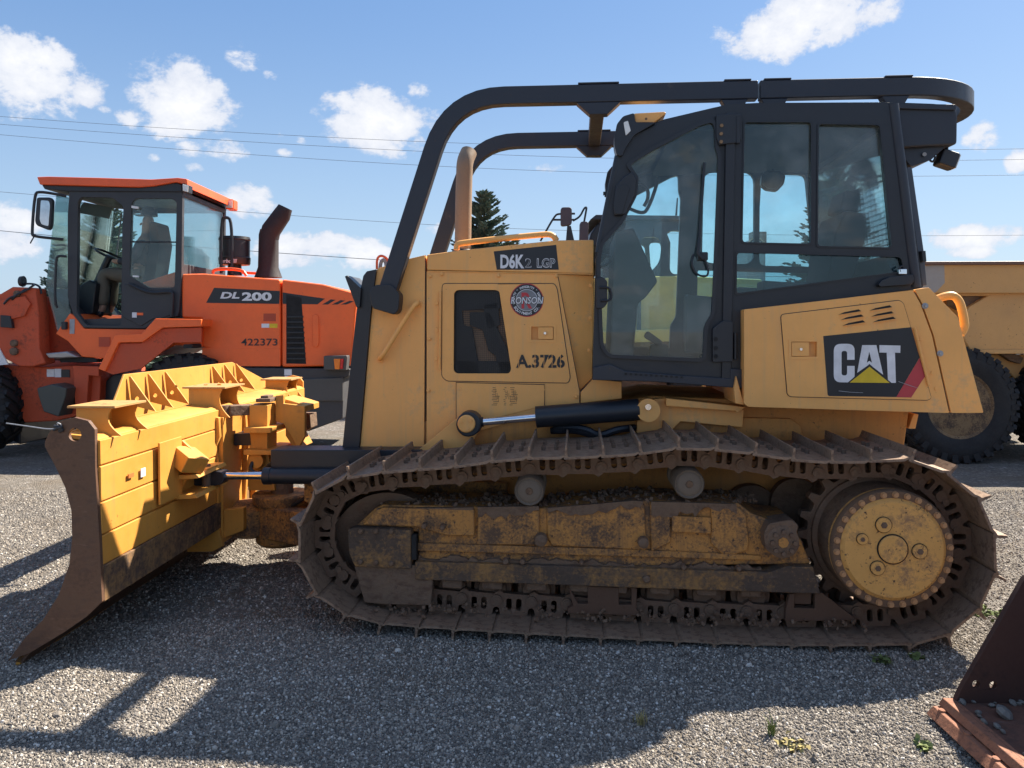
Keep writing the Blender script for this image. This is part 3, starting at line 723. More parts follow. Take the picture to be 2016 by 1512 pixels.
MB().lathe([(0, .07), (.10, .072), (.12, .06)], (D(1275,806,yl)[0], yl - .06, D(1275,806,yl)[1]), 'y', 24).build('barrel_eye', YEL, hy)
x, z = D(1274, 799, yl); MB().lathe([(-.02, 0), (-.02, .018), (0, .02)], (x, yl - .06, z), 'y', 16).build('eye_bolt', CHR, hy)
def hose(name, pts, r, par, mat=None, coil=False):
    p = smooth_path(pts, 3); m = MB(); m.tube(p, r, 8)
    if coil:
        n = len(p) * 4
        for i in range(n):
            a = p[int(i / 4)]; c = p[min(len(p) - 1, int(i / 4) + 1)]; q = a.lerp(c, (i % 4) / 4)
            t = (c - a).normalized() if (c - a).length > 1e-6 else Vector((1, 0, 0)); m.cyl(q - t * .002, q + t * .002, r * 1.35, 8)
    return m.build(name, mat or BLK, par)
hose('cylinder_hose', [D3(1085,848,-.62), D3(1130,846,-.64), D3(1165,855,-.66), D3(1195,868,-.66), D3(1240,860,-.62)], .016, hy, coil=True)
hose('cylinder_hose', [D3(1090,842,-.63), D3(1150,842,-.66), D3(1180,860,-.68), D3(1215,845,-.66), D3(1250,842,-.62)], .016, hy, coil=True)
# ---------------- angle cylinder and push arm
an = pivot('angle_cylinder', DZ); ya = -.72
MB().cyl(D3(440,937,ya), D3(530,936,ya), .024, 20).build('cylinder_rod', CHR, an)
MB().cyl(D3(520,937,ya), D3(700,937,ya), .050, 24).build('cylinder_barrel', BLK, an, .003)
MB().cyl(D3(520,937,ya), D3(535,937,ya), .054, 24).build('barrel_gland', BLK, an, .003)
MB().prism(rp(Dl([(388,930),(398,924),(440,926),(447,930),(447,946),(440,952),(398,957),(386,950)], ya), .012), ya - .05, ya + .05).build('rod_eye', BLK, an, .005)
pa = pivot('push_arm', DZ)
MB().prism(Dl([(537,884),(830,884),(838,890),(838,902),(830,908),(700,922),(537,922)], -.66), -.70, -.5).build('arm_cover', BLK, pa, .006)
MB().prism(Dl([(600,930),(1000,950),(1000,1010),(640,1010),(600,985)], -.60), -.62, -.50).build('arm_beam', YELD, pa, .01)
MB().prism(Dl([(600,930),(1000,950),(1000,1010),(640,1010),(600,985)], -.60), .50, .62).build('arm_beam', YELD, pa, .01)
# nose of the C-frame
cf = pivot('c_frame', DZ)
nx, nz = D(550, 985, -.12)
zt, zb = D(550, 972, -.12)[1], D(550, 1068, -.12)[1]
MB().lathe([(zb - .0, .155), (zb + .02, .175), (zt - .07, .175), (zt - .06, .19), (zt - .03, .20), (zt, .20), (zt + .01, .19), (zt+.01, 0)], (nx + .02, -.12, 0), 'z', 40).build('nose_socket', YELD, cf)
MB().lathe([(zb-.0, .10), (zt + .3, .06)], (nx + .02, -.12, 0), 'z', 24).build('nose_pin', MUD, cf)
for sgn in (-1, 1):
    MB().box((nx + .42, -.12 + sgn * .32, (zt + zb) / 2), (.95, .12, .22), Matrix.Rotation(R(sgn * 26), 3, 'Z')).build('frame_beam', YELD, cf, .01)
tw = lambda pts, y0, y1, nm, mat=YELB, pl=-.12, bev=.004: MB().prism(Dl(pts, pl), y0, y1).build(nm, mat, cf, bev)
tw([(502,795),(537,795),(537,880),(552,960),(500,960),(497,905),(503,880)], -.22, -.04, 'upright')
tw([(540,780),(556,778),(556,795),(598,800),(598,860),(585,885),(572,862),(556,835),(540,830)], -.10, -.06, 'upright_gusset')
tw([(545,785),(566,790),(598,800),(598,812),(560,812),(545,805)], -.06, .22, 'upright_shelf'); tw([(556,835),(566,850),(585,885),(572,885),(556,860)], -.06, .22, 'upright_shelf')
tw([(500,836),(552,836),(552,846),(500,846)], -.30, .1, 'cross_shelf'); tw([(500,878),(556,880),(556,888),(500,888)], -.30, .1, 'cross_shelf')
tw([(472,850),(505,850),(507,873),(472,873)], -.22, -.06, 'rubber_block', BLK)
tw([(512,783),(540,783),(540,790),(512,790)], -.20, -.02, 'pin_head', MUD); tw([(517,778),(532,778),(532,784),(517,784)], -.16, -.06, 'pin_keeper', MUD)
MB().lathe([(-.03, .035), (-.03, .05), (.03, .05), (.03, .035)], (D(527,905,-.22)[0]-.06, -.25, D(527,905,-.22)[1]), 'y', 24).build('hose_ring', YELB, cf)
hose('blade_hose', [D3(500,905,-.26), D3(490,925,-.3), D3(510,935,-.3), D3(530,915,-.35), D3(560,898,-.5)], .014, cf)
hose('blade_hose', [D3(560,1005,-.2), D3(585,990,-.3), D3(640,955,-.4)], .012, cf)
tw([(566,822),(590,822),(592,850),(570,862)], .10, .25, 'tilt_cylinder_end', MUD)
# tilt link rod
MB().cyl(D3(438,808,-.28), D3(520,806,-.10), .032, 16).build('tilt_link', MUD, cf); 
MB().tube([D3(448,808,-.29), D3(498,806,-.15)], .02, rect=(.075, .07)).build('tilt_link_sleeve', MUD, cf, .005)
MB().lathe([(-.04, .045), (.04, .045)], (*D(438,810,-.3)[:1], -.3, D(438,810,-.3)[1]), 'z', 16).build('tilt_ball', MUD, cf)
MB().lathe([(-.05, .045), (.05, .045)], (*D(515,808,-.10)[:1], -.12, D(515,808,-.1)[1]), 'z', 16).build('tilt_ball', MUD, cf)

# ================= BLADE
bl = pivot('blade', DZ)
yn, yf = -1.85, 1.65
bl.matrix_local = Matrix.Translation((-1.9, yn, 0)) @ Matrix.Rotation(R(2.7), 4, 'Z') @ Matrix.Translation((1.9, -yn, 0))
ep = [(94,869),(101,852),(125,828),(150,821),(176,828),(189,845),(190,921),(198,1067),(203,1183),(172,1213),(129,1243),(64,1282),(25,1308),(22,1299),(56,1252),(90,1217),(120,1170),(140,1110),(146,1058),(144,1002),(133,959),(116,921),(94,878)]
EP = Dl(ep, yn); hole = circ(D(151, 855, yn), .032, 18)
EP = EP[:12] + [(EP[12][0], max(EP[12][1], .0))] + EP[13:]
ENDP = paint('end_plate_brown', (.125,.062,.034), (.055,.034,.024), .45, .6, 4, lump=.003, third=(.09,.045,.028))
MB().prism(EP, yn - .012, yn + .013, [hole]).build('end_plate', ENDP, bl, .003)
MB().prism(EP, yf - .013, yf + .012, [hole]).build('end_plate', YELB, bl, .003)
# moldboard: front curve (from plate outline) + boxed back
fr = [Vector(D(p[0], p[1], yn)) for p in [(25,1308),(56,1252),(90,1217),(120,1170),(140,1110),(146,1058),(144,1002),(133,959),(116,921),(100,885),(110,850)]]
fr = [Vector((v.x + .012, v.y - .006)) for v in fr]
backx = D(195, 1000, yn)[0]
def zb_(py): return D(195, py, yn)[1]
bt = zb_(866); bb = zb_(1115)
# skin (thin, curved)
inner = [Vector((v.x + .022, v.y)) for v in fr]
MB().prism([tuple(v) for v in fr] + [tuple(v) for v in inner[::-1]], yn + .013, yf - .013).build('moldboard_skin', YELB, bl)
ramp = D(110, 850, yn)
# top sheet sloping from back edge to the front top
topz_f = ramp[1]
def secprism(nm, pts, mat, y0=yn + .013, y1=yf - .013, bev=.004): return MB().prism(pts, y0, y1).build(nm, mat, bl, bev)
secprism('top_sheet', [(backx - .015, bt), (backx - .04, bt + .014), (ramp[0] + .03, topz_f - .01), (ramp[0] + .03, topz_f - .03), (backx - .05, bt - .01), (backx - .02, bt - .02)], YELB)
seams = [866, 918, 990, 1055, 1116]
x_off = [0, .006, .012, .018]
for i in range(4):
    z1, z0 = zb_(seams[i]), zb_(seams[i + 1]); o_ = .003 * i
    secprism('back_sheet', [(backx - .02 + o_ - .006, z1 - .001), (backx + o_ - .002, z1 - .006), (backx + o_, z0 + .006), (backx + o_ - .006, z0), (backx - .06 + o_, z0), (backx - .06 + o_, z1)], YELB, bev=.003)
WL = paint('scuffed_lip', (.27,.15,.06), (.06,.042,.034), .72, .75, 3.5, chips=.8, streak=.9, lump=.004, third=(.08,.05,.038))
x0 = backx + .02
secprism('lower_lip', [(x0, bb - .002), (x0 + .0, zb_(1190) + .01), (x0 - .02, zb_(1190)), (fr[2].x + .03, fr[2].y), (fr[3].x + .02, fr[3].y), (x0 - .09, bb - .002)], WL)
# cutting edge and end bit
ce = [tuple(fr[0] + Vector((.0, .02))), tuple(fr[2]), (fr[2].x + .035, fr[2].y - .01), (fr[0].x + .04, fr[0].y + .015)]
secprism('cutting_edge', ce, RUST, bev=.002)
for i in range(14):
    y = yn + .15 + i * .25; p = fr[1]; MB().cyl((p.x + .01, y, p.y + .0), (p.x + .055, y, p.y - .03), .013, 6).build('edge_bolt', RUST, bl)
# spill plate with gussets on top
def Q3(px, py, y): return D3(px, py, y)
gx0 = D3(264, 795, -.66)
xp = D3(252, 742, -.66)                      # top of plate at near gusset
ptop = xp.z + .008; xpl = xp.x
def y_for_x(px, py, xl):
    """solve lateral position so that the pixel column meets local x"""
    lo, hi = -2.0, 2.2
    f = lambda y: D(px, py, y)[0] - (xl - .0472 * (y - yn))
    a, c = f(lo), f(hi)
    for _ in range(40):
        mid = (lo + hi) / 2
        if (f(mid) > 0) == (a > 0): lo = mid
        else: hi = mid
    return (lo + hi) / 2
ya0 = y_for_x(224, 793, xpl); ya1 = y_for_x(254, 740, xpl - .02); yb1 = y_for_x(464, 722, xpl - .02); yb0 = y_for_x(512, 764, xpl)
zbase = bt + .04
m = MB()
pl = [(ya0, zbase - .12), (ya0, zbase - .02), (ya1, ptop), (yb1, ptop), (yb0 + .25, zbase - .02), (yb0 + .25, zbase - .12)]
va = [m.bm.verts.new((xpl - .02 + (0 if i in (0, 1, 4, 5) else -.03), y, z)) for i, (y, z) in enumerate(pl)]; vb = [m.bm.verts.new((v.co.x + .014, v.co.y, v.co.z)) for v in va]
m.bm.faces.new(va); m.bm.faces.new(vb)
for i in range(6): m.bm.faces.new([va[i], va[(i + 1) % 6], vb[(i + 1) % 6], vb[i]])
m.build('spill_plate', YELB, bl, .003)
mg = MB(); H = ptop - zbase
mg.prism([(xpl - .02, ptop - .015), (xpl - .008, ptop - .015), (xpl + .16, zbase - .045), (xpl - .0, zbase - .005)], -.006, .006, [circ((xpl + .035, zbase + .04), .014, 10)])
meg = mg.mesh('gusset', YELB)
for (px, py) in ((264,790),(300,790),(333,790),(425,775),(448,775),(470,775)):
    inst('gusset', meg, bl, loc=(0, y_for_x(px, py, xpl), 0))
# lifting brackets on the top (two curved cheeks under a cover plate)
def bracket(nm, px0, px1, pyt, y, w, pyb, mat=YELB):
    p = pivot(nm, bl) if False else bl
    a, c = D(px0, pyt, y), D(px1, pyt, y); zb2 = D(px0, pyb, y)[1]
    L = c[0] - a[0]
    MB().box(((a[0] + c[0]) / 2, y + w / 2, a[1] + .006), (L + .03, w + .03, .012)).build('bracket_plate', paint('rusty_yellow', (.50,.27,.09), (.16,.07,.035), .6, .7, 9), bl, .002)
    prof = [(a[0] + .02, a[1])]
    for i in range(9):
        t = i / 8; prof.append((c[0] - .03 * math.sin(math.pi * t) - .01 + .05 * t * t, a[1] + (zb2 - a[1]) * t))
    prof += [(a[0] + .02, zb2)]
    for y_ in (y + .012, y + w - .012): MB().prism(prof, y_ - .006, y_ + .006).build('bracket_cheek', mat, bl, .002)
    MB().box((a[0] + .05, y + w / 2, (a[1] + zb2) / 2), (.012, w - .02, a[1] - zb2 - .002)).build('bracket_web', mat, bl)
bracket('near_bracket', 145, 225, 803, -1.72, .30, 858)
bracket('far_bracket', 550, 603, 749, 1.15, .30, 790)
bracket('mid_bracket', 386, 460, 765, -.36, .34, 822)
for (px, py) in ((370,762),(408,762),(428,761),(454,760)):
    p = D3(px, py, -.2); MB().cyl(p, p + Vector((0, 0, .015)), .014, 6).build('plate_bolt', YELB, bl)
# central column on the blade back
MB().prism(Dl([(403,815),(452,822),(454,860),(445,884),(452,905),(452,1040),(460,1075),(440,1085),(392,1085),(370,905)], -.40), -.42, -.38).build('column_web', YELB, bl, .004)
MB().prism([(backx - .02, bt - .005), (backx + .05, bt - .02), (backx + .07, .75), (backx + .05, .35), (backx + .02, .22), (backx - .02, .2)], -.02, .02).build('column_web', YELB, bl, .004)
MB().prism([(backx - .02, bt - .01), (backx + .14, bt - .03), (backx + .16, .82), (backx + .08, .70), (backx + .05, .35), (backx + .02, .2), (backx - .02, .2)], .18, .215).build('column_web', YELB, bl, .004)
MB().box((backx + .02, -.18, .6), (.03, .4, .84)).build('column_back', YELB, bl, .004)
MB().prism(Dl([(395,1010),(500,1000),(500,1045),(420,1075),(395,1075)], -.35), -.36, -.30).build('ball_seat_plate', YELB, bl, .006)
MB().lathe([(-.12, .1), (-.08, .19), (.08, .19), (.12, .1)], (backx + .13, -.12, D(450,1020,-.12)[1]), 'z', 28).build('ball_joint', YELD, bl)
# near ram bracket with curved backing plate
MB().prism([(backx + .018, zb_(905)), (backx + .030, zb_(905)), (backx + .035, zb_(1045)), (backx + .022, zb_(1045))], -1.28, -1.0).build('ram_backing_plate', YELB, bl, .003)
bp = [(347,905),(381,880),(414,905),(392,930),(352,918)]
ybk = -1.12
q = MB(); rot = Matrix.Rotation(R(28), 3, 'Y') @ Matrix.Rotation(R(-25), 3, 'Z')
q.box(D3(382, 905, ybk + .1), (.15, .17, .10), rot); q.build('ram_lock_block', YELB, bl, .006)
for py in (921, 958): q = MB().prism(Dl([(345,py),(432,py),(437,py+7),(400,py+9),(345,py+8)], -.80), -1.05, -.60).build('ram_lug', YELB, bl, .003)
MB().cyl(D3(421,914,-.78), D3(421,962,-.78), .026, 14).build('ram_pin', MUD, bl)
MB().box(D3(405,921,-.8), (.18,.16,.012)).build('pin_plate', YELB, bl, .002)
MB().prism([(backx + .02, zb_(915)), (backx + .06, zb_(930)), (backx + .16, zb_(960)), (backx + .16, zb_(975)), (backx + .05, zb_(1010)), (backx + .02, zb_(1030))], -.98, -.955).build('ram_gusset', YELB, bl, .004)
# small handle and tag on the sheet
MB().box((backx + .012, y_for_x(253, 936, backx), D(253,936,y_for_x(253,936,backx))[1]), (.006, .055, .022)).build('wear_tag', paint('tag_orange', (.5,.18,.05)), bl)
MB().box((backx + .012, y_for_x(277, 930, backx), D(277,930,y_for_x(277,930,backx))[1]), (.004, .05, .045)).build('data_plate', WHT, bl)
# wire twisted round the corner of the end plate
hose('corner_wire', [D3(118,842,yn-.01), D3(112,830,yn-.03), D3(126,838,yn-.02), D3(106,846,yn+.02), D3(60,838,yn+.1), D3(24,832,yn+.25)], .003, bl, GRYP)
hose('corner_knot', [D3(108,846,yn-.01), D3(125,838,yn-.03), D3(116,850,yn-.01), D3(128,846,yn-.02), D3(108,838,yn-.02)], .007, bl, BLK)

# ================= CAB
YC = -.78
cab = pivot('cab', DZ)
Z4 = lambda pts: zm(pts, 1100, 140, .4365)
outl = Z4([(152,1390),(153,1330),(165,900),(180,760),(190,740),(215,600),(262,380),(340,290),(480,225),(700,165),(760,150),(900,143),(1500,140),(1520,160),(1535,300),(1590,600),(1645,975),(1600,985),(840,1080),(832,1100),(830,1420),(800,1405)])
dglass = Z4([(200,1240),(195,1150),(185,860),(200,780),(290,680),(352,560),(357,480),(318,425),(420,360),(640,245),(692,232),(703,262),(705,345),(718,385),(706,700),(690,1095),(657,1150),(650,1290),(635,1298),(230,1280)])
g1 = Z4([(834,227),(1142,227),(1140,783),(824,776)]); g2 = Z4([(1168,235),(1450,240),(1505,800),(1163,793)]); g3 = Z4([(800,815),(1545,835),(1562,905),(797,1008)])
R_ = lambda p, r=.02: rp(Dl(p, YC), r, 4)
MB().prism(rp(Dl(outl, YC), .01, 3), YC, YC + .05, [R_(offset(dglass, 2.5)), R_(g1), R_(g2), R_(g3)]).build('cab_side_frame', BLK, cab, .006)
# far side is the mirror with its own windows
MB().prism(rp(Dl(outl, YC), .01, 3), -YC - .05, -YC, [R_(offset(dglass, -8)), R_(offset(g1, -1), .09), R_(offset(g2, -2), .05), R_(g3)]).build('cab_side_frame', BLK, cab, .006)
ply = lambda nm, pts, y, mat, t=.006, r=.02: MB().prism(R_(pts, r), y, y + t).build(nm, mat, cab)
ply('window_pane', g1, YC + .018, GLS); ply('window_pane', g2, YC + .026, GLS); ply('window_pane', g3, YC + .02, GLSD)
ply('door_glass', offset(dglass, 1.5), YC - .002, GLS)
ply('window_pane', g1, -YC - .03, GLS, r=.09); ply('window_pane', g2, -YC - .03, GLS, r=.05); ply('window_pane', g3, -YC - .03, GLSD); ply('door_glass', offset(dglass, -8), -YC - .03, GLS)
# sliding-window bars and rubber seals
def seal(poly, y, w=2.0, nm='window_seal'):
    MB().prism(R_(offset(poly, w * .6)), y - .006, y + .004, [R_(offset(poly, -w))]).build(nm, BLKP, cab)
for g in (g1, g2, g3): seal(g, YC)
MB().prism(R_(offset(dglass, 6), .03), YC - .02, YC - .002, [R_(offset(dglass, -1), .02)]).build('door_frame', BLK, cab, .006)
# glove-shaped door latch blister by the front post
MB().prism(rp(Dl(Z4([(258,520),(290,480),(330,455),(350,490),(345,560),(300,650),(250,655),(245,610)]), YC), .012), YC - .03, YC).build('door_latch_cover', BLK, cab, .008)
MB().prism(rp(Dl(Z4([(258,530),(300,510),(320,530),(285,650),(250,648)]), YC), .012), YC - .036, YC - .03).build('latch_inset', BLKP, cab, .003)
# hinges
MB().prism(Dl(Z4([(706,205),(765,200),(820,200),(820,315),(790,330),(718,338),(706,300)]), YC), YC - .035, YC - .0).build('door_hinge', BLK, cab, .004)
for p in Z4([(735,245),(733,282),(733,318)]): MB().cyl(D3(*p, YC - .03), D3(*p, YC - .045), .011, 6).build('hinge_bolt', paint('brass_bolt', (.25,.16,.09)), cab)
MB().cyl(D3(*Z4([(808,205)])[0], YC - .03), D3(*Z4([(808,325)])[0], YC - .03), .013, 12).build('hinge_pin', BLK, cab)
MB().prism(rp(Dl(Z4([(690,1160),(735,1125),(782,1130),(780,1310),(690,1312)]), YC), .01), YC - .04, YC - .0).build('door_hinge', BLK, cab, .004)
for p in Z4([(703,1208),(703,1248),(703,1285)]): MB().lathe([(-.002, .012), (.001, .013)], (D(*p, YC)[0], YC - .041, D(*p, YC)[1]), 'y', 14).build('hinge_hole', DARK, cab)
MB().cyl(D3(*Z4([(797,1180)])[0], YC - .02), D3(*Z4([(797,1300)])[0], YC - .02), .012, 12).build('hinge_pin', BLK, cab)
# lower sill with step notches
MB().prism(Dl(Z4([(152,1392),(155,1335),(230,1320),(300,1352),(560,1372),(770,1385),(770,1340),(830,1345),(830,1430),(430,1400),(300,1396)]), YC), YC - .03, YC + .1).build('cab_sill', BLKG, cab, .005)
for i in range(12): p = D3(1232 + i * 10, 736 + i * .6, YC - .03); MB().box(p, (.014, .006, .012)).build('sill_notch', DARK, cab)
# pillar between door and windows
MB().tube([D3(*Z4([(775,190)])[0], YC - .008), D3(*Z4([(755,1400)])[0], YC - .008)], .02, rect=(.03, .055)).build('centre_pillar', BLK, cab, .006)
MB().cyl(D3(*Z4([(1508,150)])[0], YC + .01), D3(*Z4([(1610,975)])[0], YC + .01), .030, 16).build('rear_post', BLKG, cab)
MB().cyl(D3(*Z4([(1508,150)])[0], -YC - .01), D3(*Z4([(1610,975)])[0], -YC - .01), .030, 16).build('rear_post', BLKG, cab)
MB().cyl(D3(*Z4([(268,385)])[0], YC + .02), D3(*Z4([(178,820)])[0], YC + .02), .022, 12).build('front_post', BLK, cab)
# bracket at the window foot
MB().prism(Dl(Z4([(1430,965),(1445,945),(1480,930),(1585,918),(1592,945),(1580,965),(1440,975)]), YC), YC - .04, YC).build('work_step_bracket', BLK, cab, .004)
MB().box(D3(*Z4([(1548,905)])[0], YC - .02), (.045, .03, .03)).build('bracket_clamp', CHR, cab, .003)
MB().tube(smooth_path([D3(*p, YC - .03) for p in Z4([(1540,905),(1535,885),(1552,878)])]), .006, 8).build('clamp_lever', BLK, cab)
# grab handle / door lever at the front
MB().prism(rp(Dl(Z4([(168,935),(200,930),(218,950),(218,1050),(200,1070),(168,1072)]), YC), .01), YC - .04, YC - .015).build('lock_plate', BLK, cab, .004)
MB().tube(smooth_path([D3(*p, YC - .05) for p in Z4([(185,975),(235,975),(240,1035),(190,1035)])]), .007, 8).build('door_handle', BLKP, cab)
MB().tube(smooth_path([D3(*p, YC + .06) for p in Z4([(178,830),(225,832),(238,850),(215,875),(180,885)])]), .010, 8).build('cab_grab_loop', BLKP, cab)
# cab floor, roof, headliner, front and rear glazing
def cross(nm, pts, y0, y1, mat, pl=YC, bev=.004): return MB().prism(Dl(pts, pl), y0, y1).build(nm, mat, cab, bev)
HEADL = plain('headliner_grey', (.10, .105, .11), .9)
cross('roof', Z4([(262,372),(330,270),(480,212),(700,160),(760,147),(900,140),(1505,136),(1505,165),(900,172),(700,190),(500,250),(345,315),(285,385)]), YC + .02, -YC - .02, BLKG)
cross('headliner', Z4([(520,262),(700,205),(900,190),(1480,182),(1480,235),(900,240),(700,255)]), YC + .06, -YC - .06, HEADL)
cross('cab_floor', Z4([(165,1320),(825,1380),(830,1410),(165,1380)]), YC + .05, -YC - .05, BLKG)
cross('rear_lower_wall', Z4([(1490,830),(1560,830),(1620,960),(1550,985)]), YC + .06, -YC - .06, BLKG)
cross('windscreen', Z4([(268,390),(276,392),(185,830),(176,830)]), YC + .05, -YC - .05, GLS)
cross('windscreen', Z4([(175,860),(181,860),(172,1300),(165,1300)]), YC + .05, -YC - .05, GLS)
cross('windscreen_rail', Z4([(168,835),(190,835),(186,870),(166,870)]), YC + .04, -YC - .04, BLK)
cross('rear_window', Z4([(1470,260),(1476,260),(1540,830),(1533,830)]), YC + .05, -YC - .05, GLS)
cross('rear_header', Z4([(1440,175),(1500,175),(1510,260),(1455,262)]), YC + .05, -YC - .05, BLK)
cross('inner_side_trim', Z4([(810,1015),(1560,920),(1560,960),(850,1060),(850,1390),(810,1390)]), -YC - .30, -YC - .05, HEADL)
# roof edge details
cross('roof_cap', Z4([(340,190),(480,182),(486,190),(430,232),(345,235)]), YC + .0, -YC, YEL, bev=.01)
MB().prism(rp(Dl(Z4([(250,300),(262,240),(290,205),(340,190),(345,232),(440,232),(340,290),(300,350),(285,385),(262,380),(252,340)]), YC - .02), .012), YC - .03, YC + .10).build('lamp_housing', BLK, cab, .008)
MB().prism(rp(Dl(Z4([(250,300),(262,240),(290,205),(340,190),(345,232),(440,232),(340,290),(300,350),(285,385),(262,380),(252,340)]), YC - .02), .012), -YC - .10, -YC + .03).build('lamp_housing', BLK, cab, .008)
MB().prism(rp(Dl(Z4([(292,232),(312,224),(325,270),(302,292)]), YC - .03), .006), YC - .036, YC - .028).build('head_lamp', LENS, cab, .002)
MB().cyl(D3(1272,234,YC-.03), D3(1272,234,YC-.045), .008, 8).build('cap_bolt', MUD, cab)
# rear screen of expanded metal seen through the glass
sc = MB()
for i in range(20):
    y = -.62 + i * .065; a = D3(*Z4([(1492,430)])[0], YC); c = D3(*Z4([(1532,815)])[0], YC); sc.tube([(a.x + .03, y, a.z), (c.x + .03, y, c.z)], .0035, 4)
for i in range(16):
    t = i / 15; a = D3(*Z4([(1492,430)])[0], YC); c = D3(*Z4([(1532,815)])[0], YC); p = a.lerp(c, t); sc.tube([(p.x + .03, -.64, p.z), (p.x + .03, .64, p.z)], .0035, 4)
o = sc.build('rear_guard_screen', BLK, cab); tag(o, kind='stuff')
# air conditioner housing at the back, with work lamp
ac = pivot('air_conditioner_box', DZ)
MB().prism(rp(Dl(Z4([(1520,150),(1560,140),(1700,145),(1790,160),(1800,200),(1798,330),(1550,345),(1530,300)]), -.62), .02), -.62, .62).build('box_shell', BLKG, ac, .012)
MB().prism(rp(Dl(Z4([(1545,330),(1790,322),(1740,345),(1680,400),(1590,430),(1565,400)]), -.58), .01), -.58, .58).build('box_underside', BLKG, ac, .006)
MB().prism(rp(Dl(Z4([(1525,145),(1790,150),(1795,163),(1790,175),(1530,168)]), -.64), .005), -.64, .64).build('box_lid', BLKG, ac, .004)
MB().cyl(D3(*Z4([(1650,375)])[0], -.585), D3(*Z4([(1650,375)])[0], -.6), .012, 8).build('box_bolt', GRYP, ac)
lx = D3(*Z4([(1748,400)])[0], -.5)
MB().tube([D3(*Z4([(1750,345)])[0], -.5), D3(*Z4([(1750,375)])[0], -.5)], .01, 8).build('lamp_stem', BLK, ac)
MB().box(lx, (.105, .10, .10), Matrix.Rotation(R(20), 3, 'Y')).build('work_lamp', BLK, ac, .012)
MB().box(lx + Vector((.052, 0, -.018)), (.006, .085, .085), Matrix.Rotation(R(20), 3, 'Y')).build('lamp_glass', LENS, ac, .002)
MB().tube(smooth_path([D3(*p, -.55) for p in Z4([(1700,385),(1690,410),(1675,405),(1672,390)])]), .007, 8).build('lamp_cable_loop', BLK, ac)
# rear screen frame behind the cab
MB().prism(Dl(Z4([(1560,440),(1592,430),(1640,810),(1660,960),(1625,972),(1600,800)]), -.72), -.74, .74, ).build('rear_guard_frame', paint('rear_guard_blue_grey', (.06,.075,.10), (.10,.10,.11), .2, .45, 4), cab, .005) if False else None
for s_ in (-1, 1):
    y0 = .70 * s_
    MB().prism(Dl(Z4([(1552,435),(1600,428),(1655,815),(1668,965),(1612,972)]), -.72), min(y0, y0 - .05 * s_), max(y0, y0 - .05 * s_)).build('rear_guard_post', paint('rear_guard_blue_grey', (.06,.075,.10), (.10,.10,.11), .2, .45, 4), cab, .005)
MB().prism(Dl(Z4([(1632,812),(1648,812),(1652,860),(1636,860)]), -.74), -.76, -.70).build('guard_latch', BLK, cab)
hh = MB()
for i in range(22):
    t = i / 22; a = D3(*Z4([(1566,470)])[0], -.75).lerp(D3(*Z4([(1622,960)])[0], -.75), t); c = D3(*Z4([(1566,470)])[0], -.75).lerp(D3(*Z4([(1622,960)])[0], -.75), t + .036); hh.cyl(a, c, .008, 8)
hh.cyl(D3(*Z4([(1566,470)])[0], -.75), D3(*Z4([(1622,960)])[0], -.75), .005, 8); hh.build('guard_hinge', BLK, cab)
# ---------------- cab interior
inn = pivot('cab_interior', DZ)
def ib(nm, pts, y0, y1, mat, bev=.02, pl=0): return MB().prism(rp(Dl(pts, pl), .02), y0, y1).build(nm, mat, inn, bev)
ib('operator_seat', [(1520,620),(1620,625),(1630,590),(1620,560),(1520,560)], -.28, .28, FABR)
ib('seat_back', [(1600,600),(1640,600),(1680,470),(1675,430),(1640,425),(1620,470)], -.26, .26, FABR)
ib('headrest', [(1640,420),(1675,425),(1682,385),(1650,380)], -.14, .14, FABR)
ib('armrest_console', [(1470,560),(1620,570),(1620,600),(1470,585)], -.48, -.30, HEADL); ib('armrest_console', [(1470,560),(1620,570),(1620,600),(1470,585)], .30, .48, HEADL)
ib('seat_base', [(1530,620),(1610,620),(1610,700),(1520,700)], -.2, .2, BLKG)
ib('dashboard', [(1205,470),(1240,460),(1285,560),(1262,590),(1248,600),(1240,700),(1195,700)], -.35, .35, HEADL)
ib('side_console', [(1330,585),(1470,600),(1470,700),(1330,690)], -.52, -.4, HEADL)
ib('control_lever', [(1262,650),(1290,670),(1285,680),(1255,662)], -.5, -.46, BLKP, .004)
ib('foot_pedal', [(1270,675),(1300,675),(1305,705),(1265,705)], -.45, -.35, BLKP, .006)
# wiper and its hoses on the near door
MB().cyl(D3(1387,320,YC-.03), D3(1377,470,YC-.03), .008, 8).build('wiper_blade', BLKP, cab)
MB().tube([D3(1377,470,YC-.03), D3(1374,500,YC-.04), D3(1384,510,YC-.04)], .011, 8).build('wiper_arm', BLKP, cab)
hose('washer_hose', [D3(1366,500,YC-.02), D3(1361,520,YC-.03), D3(1370,540,YC-.03), D3(1390,546,YC-.03), D3(1396,535,YC-.03), D3(1388,510,YC-.03)], .006, cab)
MB().box(D3(1383,505,YC-.01), (.06,.04,.05)).build('wiper_motor', BLKP, cab, .008)
# front wiper on the windscreen
MB().tube(smooth_path([D3(1216,318,YC+.1), D3(1200,355,YC+.1), D3(1192,388,YC+.1)]), .008, 6).build('wiper_arm', BLKP, cab)
MB().cyl(D3(1205,375,YC+.12), D3(1178,480,YC+.12), .006, 6).build('wiper_blade', BLKP, cab); MB().box(D3(1194,381,YC+.1), (.04,.02,.02)).build('wiper_joint', BLKP, cab)
